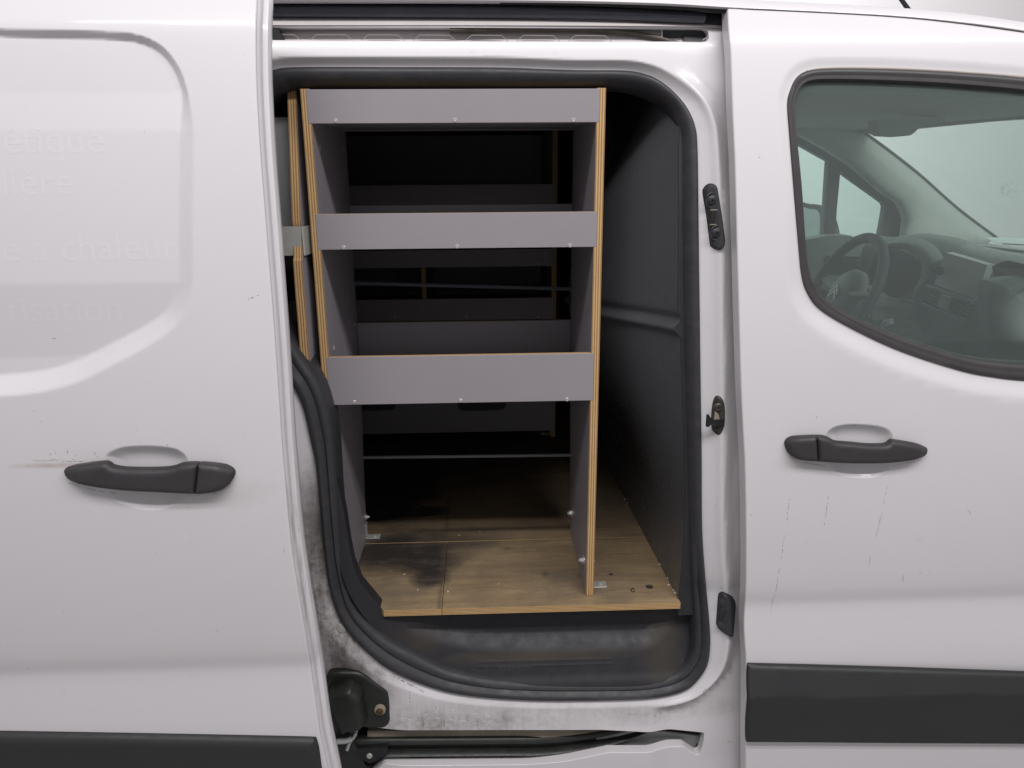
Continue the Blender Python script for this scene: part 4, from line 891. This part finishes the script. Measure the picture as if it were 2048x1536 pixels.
# screws showing on the inner faces
for (u, v) in ((640, 296), (687, 298), (668, 696), (708, 648)):
    q = ray(u, v); t = (XL1-CAM[0])/q[0]; q = CAM+q*t; screw(near, p=q, ax=(1, 0, 0), r=.0058, mat=M['zinc'])
def pX(u, v, x): q = ray(u, v); return CAM+q*((x-CAM[0])/q[0])
hexbolt(near, pX(1168, 1120, XR0), (-1, 0, 0)); hexbolt(near, pX(1144, 1026, XR0), (-1, 0, 0)); hexbolt(near, pX(1181, 1122, XR1), (1, 0, 0), .004, .004, .006)
hexbolt(near, pX(731, 1034, XL1), (1, 0, 0), .0045, .005, .008)
foot(near, XR1, .125, 1); foot(near, XL1, .355, 1, .02); foot(near, XL1, .14, 1, .024)
m = MB(); a_, b_ = P(706, 566, .405), P(1152, 578, .405); m.tube([a_, b_], .0042, 10); m.build('crossbar', simple('blue_grey_bar', (.085, .09, .11), .5), near)
m = MB(); a_, b_ = P(722, 915, .375), P(1146, 910, .375); m.tube([a_, b_], .0036, 10); m.build('crossbar', simple('pale_grey_bar', (.19, .19, .21), .45), near)

# second rack, further back along the same side wall
rear = empty('shelf_rack', (-.40, .1, ZF), 'second plywood shelf rack with notched front edge, partly behind the slid-back white door', 'shelf rack', 'grey plywood racks fitted in the van')
RX1 = -.292; RX0 = RX1-.0145
pts = []
for u, v in ((592, 168), (597, 300), (602, 441), (604, 455), (605, 515), (604, 522), (608, 580), (613, 640), (617, 700), (619, 720), (624, 735), (640, 900)):
    q = pX(u, v, RX1); pts.append((q[1], q[2]))
prof_ = pts[::-1]
prof_ = [(prof_[0][0], ZF+.0006)]+prof_+[(.42, prof_[-1][1]), (.42, ZF+.0006)]
sp_ = side_panel(rear, RX0, RX1, prof_)
m = MB(); m.box(-.80, -.7855, .13, .42, ZF+.0006, 1.52, bev=.0005, caps={'y': 1}); m.build('side_panel', [M['lam'], pex], rear, sharp=30)
for z in (1.0, 1.27): shelf(rear, -.785, RX0-.0005, .17, .41, z)
q0 = P(553, 452, .085); q1 = P(603, 453, .085); q2 = P(603, 511, .085); q3 = P(553, 511, .085)
m = MB(); m.poly([q0-np.array([.05, 0, 0]), q1, q2, q3-np.array([.05, 0, 0])], (0, .0025, 0))
xk = q1[0]
m.poly([(xk, .085, q1[2]), (xk, .085, q2[2]), (xk+.0105, .150, q2[2]+.001), (xk+.0105, .150, q1[2]-.001)], (.0025, 0.0005, 0)); m.build('steel_strap', M['zinc'], rear)
q = P(616, 485, .125); hexbolt(rear, q, np.array([.9, -.43, 0]), .005, .006, .0085)
m = MB(); m.poly([P(500, 236, .16), P(590, 234, .16), P(600, 470, .16), P(500, 470, .16)], (0, .003, 0)); m.build('back_sheet', M['sheet'], rear)
screw(rear, 548, 241, .1595, r=.0058, mat=M['zinc'])

# third rack against the far wall
far = empty('shelf_rack', (-.2, 1.0, ZF), 'dim plywood rack on the far side wall, seen through the near rack', 'shelf rack', 'grey plywood racks fitted in the van')
YF = 1.0
def Pf(u, v): return P(u, v, YF)
xR = Pf(1111, 800)[0]; xLf = -.75
side_panel(far, xR-.0145, xR, [(YF, ZF+.0006), (YF, 1.53), (1.40, 1.53), (1.40, ZF+.0006)])
side_panel(far, xLf, xLf+.0145, [(YF, ZF+.0006), (YF, 1.53), (1.40, 1.53), (1.40, ZF+.0006)])
for k, (v0, v1, dy) in enumerate(((369, 424, 0), (499, 534, 0), (597, 640, 0), (800, 864, .0))):
    z1, z0 = Pf(950, v0)[2], Pf(950, v1)[2]
    lip(far, 'front_lip', xLf+.010, xR-.006, YF-.0006, .010, z0, z1); shelf(far, xLf+.015, xR-.015, YF+.0105, 1.385, z0+.004)
    for u in (790, 933, 1077):
        if k in (1, 2): screw(far, u, v1-6, YF-.0008, r=.0035, mat=M['zinc'])
m = MB(); q = Pf(847, 560); m.box(q[0]-.006, q[0]+.006, YF+.006, 1.38, Pf(847, 597)[2]-.04, Pf(847, 534)[2]+.03, caps={'y': 1}); m.build('divider', [M['lam'], pex], far)
m = MB(); m.box(xLf+.015, xR-.015, 1.388, 1.398, 1.02, 1.50, bev=.0005); m.build('back_panel', M['lam'], far)
for u0, u1 in ((715, 792), (915, 1012)):
    a_ = Pf(u0, 798); b_ = Pf(u1, 820); m = MB(); z1 = a_[2]+.004; z0 = b_[2]; x0, x1 = a_[0], b_[0]; r_ = .018
    pts = [(x0, z1), (x1, z1)]+[(x1-r_+r_*math.cos(t), z0+r_+r_*math.sin(t)) for t in np.linspace(0, -math.pi/2, 6)]+[(x0+r_+r_*math.cos(t), z0+r_+r_*math.sin(t)) for t in np.linspace(-math.pi/2, -math.pi, 6)]
    m.poly([(x, YF-.0014, z) for x, z in pts], (0, .0006, 0)); m.build('hand_hole', M['lining'], far)
hexbolt(far, (xR-.0145, YF+.02, ZF+.05), (-1, 0, 0)); foot(far, xR-.0145, YF+.02, -1)

# ================================================================== cab seen through the front window
G = simple
M['cabroof'] = G('headliner', (.46, .475, .47), .9, nscale=30, namt=.05); M['cabtrim'] = G('pillar_trim', (.60, .61, .585), .7, nscale=20, namt=.04)
M['cabdark'] = G('cab_dark', (.13, .13, .135), .65, nscale=20, namt=.1); M['dash'] = G('dash_plastic', (.34, .36, .355), .6, nscale=30, namt=.06, bmp=.1)
M['dash2'] = G('dash_black', (.025, .026, .028), .45); M['silver'] = G('silver_trim', (.35, .36, .37), .35, metal=.5)
M['screenm'] = G('screen_glass', (.14, .15, .15), .2); M['screenbez'] = G('screen_bezel', (.55, .56, .56), .4)
ZR = 1.527
def pb(name, pts, vec, mat, parent=van, sharp=30):
    m = MB(); m.poly(pts, vec); return m.build(name, mat, parent, sharp=sharp)
# roof lining and header
m = MB(); nx, ny = 24, 12; vv = []; ff = []
for i in range(nx+1):
    for j in range(ny+1):
        x = .40+(1.275-.40)*i/nx; y = .09+(1.52-.09)*j/ny
        z = ZR+.014*math.sin(math.pi*i/nx*1.0)-.02*sstep(.55, 1, i/nx)*(.5+.5*math.cos(math.pi*(j/ny-.45)*1.6))+.02*math.sin(math.pi*j/ny)-.018
        vv.append((x, y, z))
for i in range(nx):
    for j in range(ny): ff.append((i*(ny+1)+j, (i+1)*(ny+1)+j, (i+1)*(ny+1)+j+1, i*(ny+1)+j+1))
m.add(vv, ff); m.build('headliner', M['cabroof'], van, sharp=60)
pb('header_rail', [(1.262, .09, 1.493), (1.275, .8, 1.504), (1.262, 1.50, 1.500), (1.262, 1.50, 1.56), (1.262, .09, 1.56)], (.03, 0, 0), M['cabroof'])
pb('near_header', [(.40, .078, 1.512), (1.5, .078, 1.49), (1.5, .078, 1.60), (.40, .078, 1.60)], (0, .01, 0), M['cabroof'])
# far sun visor, overhead console, mirror base
pb('sun_visor', [P(1607, 243, 1.38), P(1660, 247, 1.38), P(1716, 251, 1.36), P(1716, 215, 1.0), P(1640, 212, 1.0), P(1612, 225, 1.15)], (0, 0, .014), M['cabtrim'])
mr = pb('mirror_mount', [P(1753, 240, .82), P(1755, 254, .82), P(1758, 266, .82), P(1768, 271, .82), P(1800, 273, .82), P(1820, 271, .82), P(1828, 266, .82), P(1837, 257, .82), P(1860, 250, .82), P(1890, 244, .82), P(1890, 232, .82)], (.0, .05, 0), M['cabroof'])
# far door with its two windows
YD = 1.56
def P2(pts, Y=YD): return [(p[0], p[2]) for p in [P(u, v, Y) for u, v in pts]]
fo3 = dens(P2([(1480, 225), (1600, 240), (1714, 262), (1830, 340), (1860, 420), (1900, 560), (1900, 780), (1480, 780)]), .05)
w1 = P2(cr([(1500, 300), (1540, 268), (1560, 264), (1601, 287), (1601, 287), (1661, 321), (1661, 321), (1656, 400), (1650, 470), (1650, 470), (1648, 505), (1648, 505), (1500, 520), (1500, 520)], 3, True))
w2 = P2(cr([(1680, 339), (1680, 339), (1720, 368), (1766, 401), (1773, 409), (1774, 420), (1765, 470), (1757, 500), (1757, 500), (1740, 512), (1668, 505), (1668, 505), (1672, 424)], 3, True))
fdr = skin('far_door', fo3, [w1, w2], lambda x, z: 0*x+YD, M['cabdark'], van, step=.06, depth=.04, hdepth=.04, r=.004)
for q in (w1, w2): skin('far_glass', q, [], lambda x, z: 0*x+YD+.02, M['glass'], fdr, step=.1, skirt=False)
pb('door_ledge', [P(u, v, 1.47) for u, v in [(1610, 480), (1662, 471), (1700, 471), (1740, 485), (1760, 530), (1700, 600), (1600, 560)]], (0, .07, 0), M['dash'])
for k in range(4): pb('door_slat', [P(u, v+k*9, 1.45) for u, v in [(1655, 512), (1720, 514), (1720, 519), (1655, 517)]], (0, .01, 0), M['dash2'])
# far A-pillar trim
ap = [(1575, 222), (1640, 236), (1714, 255), (1765, 291), (1837, 347), (1916, 417), (1991, 473), (1960, 495), (1880, 500), (1802, 498), (1806, 470), (1810, 440), (1806, 425), (1795, 405), (1765, 385), (1700, 330), (1650, 298), (1596, 268)]
o_ = onxz(ap, lambda x, z: 0*x+1.47); pillow('windscreen_pillar', dens(o_, .03), lambda x, z: 0*x+1.47, .045, .07, M['cabtrim'], van, depth=.03, step=.02, fstep=.012)
a_ = [P(u, v, 1.44) for u, v in cr([(1705, 248), (1765, 291), (1837, 347), (1916, 417), (1996, 477)], 5)]; m = MB(); m.tube(a_, .0045, 8); m.build('windscreen_edge', M['cabdark'], van)
# windscreen
m = MB(); m.poly([(1.285, .12, 1.50), (1.30, .8, 1.515), (1.285, 1.60, 1.51), (1.93, 1.62, 1.10), (1.98, .8, 1.09), (1.93, .12, 1.10)], (.004, 0, .004)); M['glass2'] = M['glass'].copy(); M['glass2'].node_tree.nodes['Transparent BSDF'].inputs[0].default_value = (.95, .98, .96, 1); M['glass2'].node_tree.links.remove(M['glass2'].node_tree.nodes['Mix Shader'].inputs[0].links[0]); M['glass2'].node_tree.nodes['Mix Shader'].inputs[0].default_value = .03; M['glass2'].node_tree.nodes['Mix Shader.001'].inputs[0].default_value = .03; m.build('windscreen', M['glass2'], van)
pb('inspection_sticker', [P(u, v, 1.0) for u, v in [(2003, 368), (2030, 364), (2040, 378), (2024, 396), (2002, 388)]], (.002, .002, 0), G('sticker', (.74, .76, .75), .7, nscale=90, namt=.2))
# dashboard body lofted across the cab
def dsec(y, hx=0, hz=0):
    return [(2.05, 1.10), (1.75, 1.135), (1.52, 1.15+hz*.3), (1.40, 1.160+hz*.8), (1.39+hx, 1.163+hz), (1.35+hx, 1.150+hz), (1.335+hx, 1.12), (1.335+hx, 1.02), (1.34, .97), (1.34, .90), (1.26, .80), (1.30, .60)]
secs = []
for y in np.linspace(1.50, .10, 29):
    hood = math.exp(-((y-1.13)/.20)**4); near_ = sstep(.62, .50, y); mid_c = math.exp(-((y-.80)/.16)**4)
    secs.append([(x, y, z) for x, z in dsec(y, .012*hood-.01*mid_c-.02*near_, .030*hood+.012*mid_c-.004*near_)])
m = MB(); K = len(secs[0]); m.v = [p for s in secs for p in s]
for i in range(len(secs)-1):
    for k in range(K-1): m.f.append((i*K+k, i*K+k+1, (i+1)*K+k+1, (i+1)*K+k)); m.m.append(0)
dash = m.build('dashboard', M['dash'], van, sharp=70)
# instrument hood and its dark opening
ho = [(1752, 503), (1756, 495), (1766, 488), (1793, 482), (1821, 484), (1846, 497), (1861, 514), (1866, 532), (1860, 556), (1838, 578)]
hi_ = [(1752, 508), (1757, 503), (1768, 499), (1790, 498), (1808, 502), (1826, 511), (1837, 521), (1841, 535), (1838, 556), (1824, 582)]
Yh = lambda u: 1.28-.34*(u-1750)/116
a_ = [P(u, v, Yh(u)-.01) for u, v in cr(ho, 5)]; b_ = [P(u, v, Yh(u)+.0) for u, v in cr(hi_, 5)]
band('instrument_hood', a_, b_, [(-.3, -.05), (0, -.012), (.2, .0), (.55, .004), (.9, -.002), (1, -.02)], M['dash'], dash, closed=False, offdir=(-.8, -.6, 0))
pb('instrument_recess', [P(u, v, Yh(u)+.02) for u, v in hi_+[(1790, 598), (1745, 580), (1738, 540)]], (.01, .01, 0), M['dash2'], dash)
pb('column_shroud', [P(u, v, 1.06) for u, v in [(1736, 573), (1745, 577), (1775, 593), (1790, 602), (1830, 606), (1830, 640), (1745, 640), (1742, 590)]], (.02, .05, 0), M['dash'], dash)
m = MB(); m.tube([P(u, v, 1.02) for u, v in [(1776, 598), (1800, 599), (1828, 606)]], .004, 8); m.tube([P(u, v, 1.02) for u, v in [(1826, 597), (1835, 578)]], .003, 8); m.build('stalk', M['silver'], dash)
# centre screen
scr = pb('centre_screen', [P(1891, 505, .90), P(1975, 530, .745), P(1951, 598, .745), P(1868, 569, .90)], (.028, .012, 0), M['screenbez'], dash)
pb('display', [P(1909, 530, .873), P(1960, 546, .778), P(1948, 584, .778), P(1898, 566, .873)], (-.001, -.001, 0), M['screenm'], scr)
pb('screen_trim', [P(1855, 568, .905), P(1953, 601, .74), P(1949, 607, .74), P(1852, 572, .905)], (-.004, -.002, 0), M['silver'], dash)
m = MB(); m.lathe(P(1880, 542, .885), (-.9, -.4, .1), [(.013, 0), (.013, .012), (.010, .014)], 18); m.lathe(P(1872, 540, .89), (-.9, -.4, .1), [(.006, .0), (.005, .016)], 10); m.build('knob', M['dash2'], scr)
# air vents
for (u0, v0, u1, v1, y0, y1) in ((1852, 580, 1879, 591, .90, .855), (1904, 597, 1940, 611, .81, .76)):
    vn = pb('air_vent', [P(u0, v0, y0), P(u1, v1, y1), P(u1-6, v1+26, y1), P(u0-8, v0+24, y0)], (.012, .006, 0), M['dash2'], dash)
    for k in range(3): m = MB(); m.tube([P(u0-2*k, v0+6+k*6, y0-.004), P(u1-2*k, v1+6+k*6, y1-.004)], .0013, 6); m.build('slat', M['dash'], vn)
pb('hazard_panel', [P(1881, 589, .853), P(1903, 597, .815), P(1896, 622, .815), P(1873, 613, .853)], (.012, .006, 0), M['screenbez'], dash)
m = MB(); m.tube([P(1845, 606, .90), P(1926, 643, .745)], .002, 6); m.build('trim_line', M['silver'], dash)
# passenger side: upper tray opening and cushion
pb('tray_opening', [P(u, v, y) for u, v, y in [(1984, 533, .70), (2000, 525, .66), (2016, 521, .62), (2050, 529, .55), (2110, 545, .50), (2110, 585, .50), (2040, 566, .58), (1987, 551, .70)]], (.01, .01, 0), M['dash2'], dash)
pb('tray_liner', [P(u, v, y) for u, v, y in [(1987, 551, .69), (2034, 567, .58), (2028, 568, .58), (1986, 558, .69)]], (-.004, -.004, 0), G('pale_liner', (.45, .5, .48), .6), dash)
o_ = onxz(cr([(2008, 578), (2030, 568), (2070, 562), (2150, 560), (2200, 600), (2200, 690), (2100, 700), (2030, 700), (2004, 640)], 4, True), lambda x, z: 0*x+.5)
pillow('glovebox', dens(o_, .02), lambda x, z: 0*x+.56, .07, .05, M['dash'], dash, depth=.04, step=.02, fstep=.01)
m = MB(); m.tube([P(u, v, .487) for u, v in cr([(2006, 600), (2030, 588), (2060, 574), (2120, 562)], 4)], .0012, 6); m.build('seam_line', M['dash2'], dash)
# steering wheel
wh = empty('steering_wheel', (1.10, 1.10, 1.02), parent=van)
cw = np.array([1.10, 1.105, 1.022]); e1 = np.array([0, 1., 0]); e2 = np.array([math.sin(rad(24)), 0, math.cos(rad(24))]); en = np.cross(e2, e1); en = en if en[0] < 0 else -en
m = MB(); m.tube([cw+e1*.182*math.cos(t)+e2*.182*math.sin(t) for t in np.linspace(0, 2*math.pi, 48, endpoint=False)], .0155, 12, closed=True); m.build('rim', M['cabdark'], wh, sharp=80)
m = MB(); m.lathe(cw-en*.03, en, [(.085, 0), (.083, .02), (.07, .035), (.04, .045), (.001, .048)], 28); m.build('hub', M['dash'], wh, sharp=80)
m = MB()
for a_ in (0.15, math.pi-.15, -math.pi/2): m.tube([cw-en*.01+e1*r_*math.cos(a_)+e2*r_*math.sin(a_) for r_ in (.06, .12, .175)], [.022, .016, .012], 10, flat=.6)
m.build('spoke', M['dash'], wh, sharp=80)
m = MB(); ce = cw+en*.020
for k in (0, 1):
    o_ = ce+e2*(.012-.016*k)+en*(.001)
    m.poly([o_+e2*-.018+e1*-.024, o_+e2*.010, o_+e2*-.018+e1*.024, o_+e2*-.026+e1*.024, o_+e2*-.001, o_+e2*-.026+e1*-.024], en*.003)
m.build('emblem', G('chrome_emblem', (.34, .36, .35), .35, metal=.3), wh)
# gear selector
m = MB(); m.tube([P(u, v, .85) for u, v in [(1765, 655), (1772, 648), (1782, 645), (1785, 650)]], [.008, .012, .012, .006], 10); m.build('gear_lever', M['silver'], van); m = MB(); m.tube([P(u, v, .95) for u, v in [(1729, 635), (1739, 630)]], .006, 8); m.build('lever_tip', M['silver'], van)
# far door mirror
mi = empty('side_mirror', (1.25, 1.78, 1.15), parent=van)
m = MB(); o_ = [(1600, 415), (1622, 409), (1642, 411), (1655, 416), (1668, 428), (1676, 450), (1680, 470), (1680, 500), (1640, 515), (1600, 512)]; m.poly([P(u, v, 1.77+.0025*(u-1596)) for u, v in cr(o_, 4, True)], (.02, .06, 0)); m.build('mirror_housing', M['cabdark'], mi)
m = MB(); m.poly([P(u, v, 1.76+.0025*(u-1596)) for u, v in cr([(1596, 420), (1620, 418), (1636, 422), (1640, 440), (1638, 480), (1630, 506), (1600, 500)], 4, True)], (0, .004, 0)); m.build('mirror_glass', simple('mirror', (.75, .8, .78), .05, metal=1.0), mi)
# seat-side closing panels
pb('cab_floor', [(-1.5, .1, .30), (2.0, .1, .30), (2.0, 1.55, .30), (-1.5, 1.55, .30)], (0, 0, -.01), M['cabdark'])
pb('near_door_lining', [(.50, .05, .30), (.50, .05, 1.04), (1.24, .05, 1.02), (1.24, .05, .30)], (0, .015, 0), M['cabdark'])
# papers lying on the dashboard
def paper(pts, lab, mat):
    m = MB(); m.poly(pts, (0, 0, .0012)); o = m.build('paper_sheet', mat, None, sharp=30); o['label'] = lab; o['category'] = 'paper'; o['group'] = 'papers on the dashboard'
M['paper'] = G('paper_white', (.75, .78, .78), .8)
zp = 1.178
paper([Pz(u, v, zp) for u, v in [(1968, 475), (2040, 477), (2120, 480), (2120, 492), (2050, 489), (1990, 486)]], 'upper white paper sheet lying on the dashboard behind the windscreen', M['paper'])
paper([Pz(u, v, zp-.004) for u, v in [(2004, 487), (2050, 489), (2130, 493), (2130, 497), (2060, 493), (2010, 491)]], 'lower white paper sheet, tucked under the other on the dashboard', M['paper'])

# ================================================================== hall
def st(o): o['kind'] = 'structure'; return o
m = MB(); m.poly([(-8, -8, 0), (8, -8, 0), (8, 8, 0), (-8, 8, 0)], (0, 0, -.05)); st(m.build('ground', simple('concrete_floor', (.33, .32, .32), .5, nscale=2, namt=.1), None))
m = MB(); m.poly([(-8, 5.0, 0), (8, 5.0, 0), (8, 5.0, 5), (-8, 5.0, 5)], (0, .05, 0)); st(m.build('wall', simple('wall_paint', (.74, .72, .73), .8, nscale=1.2, namt=.02), None))
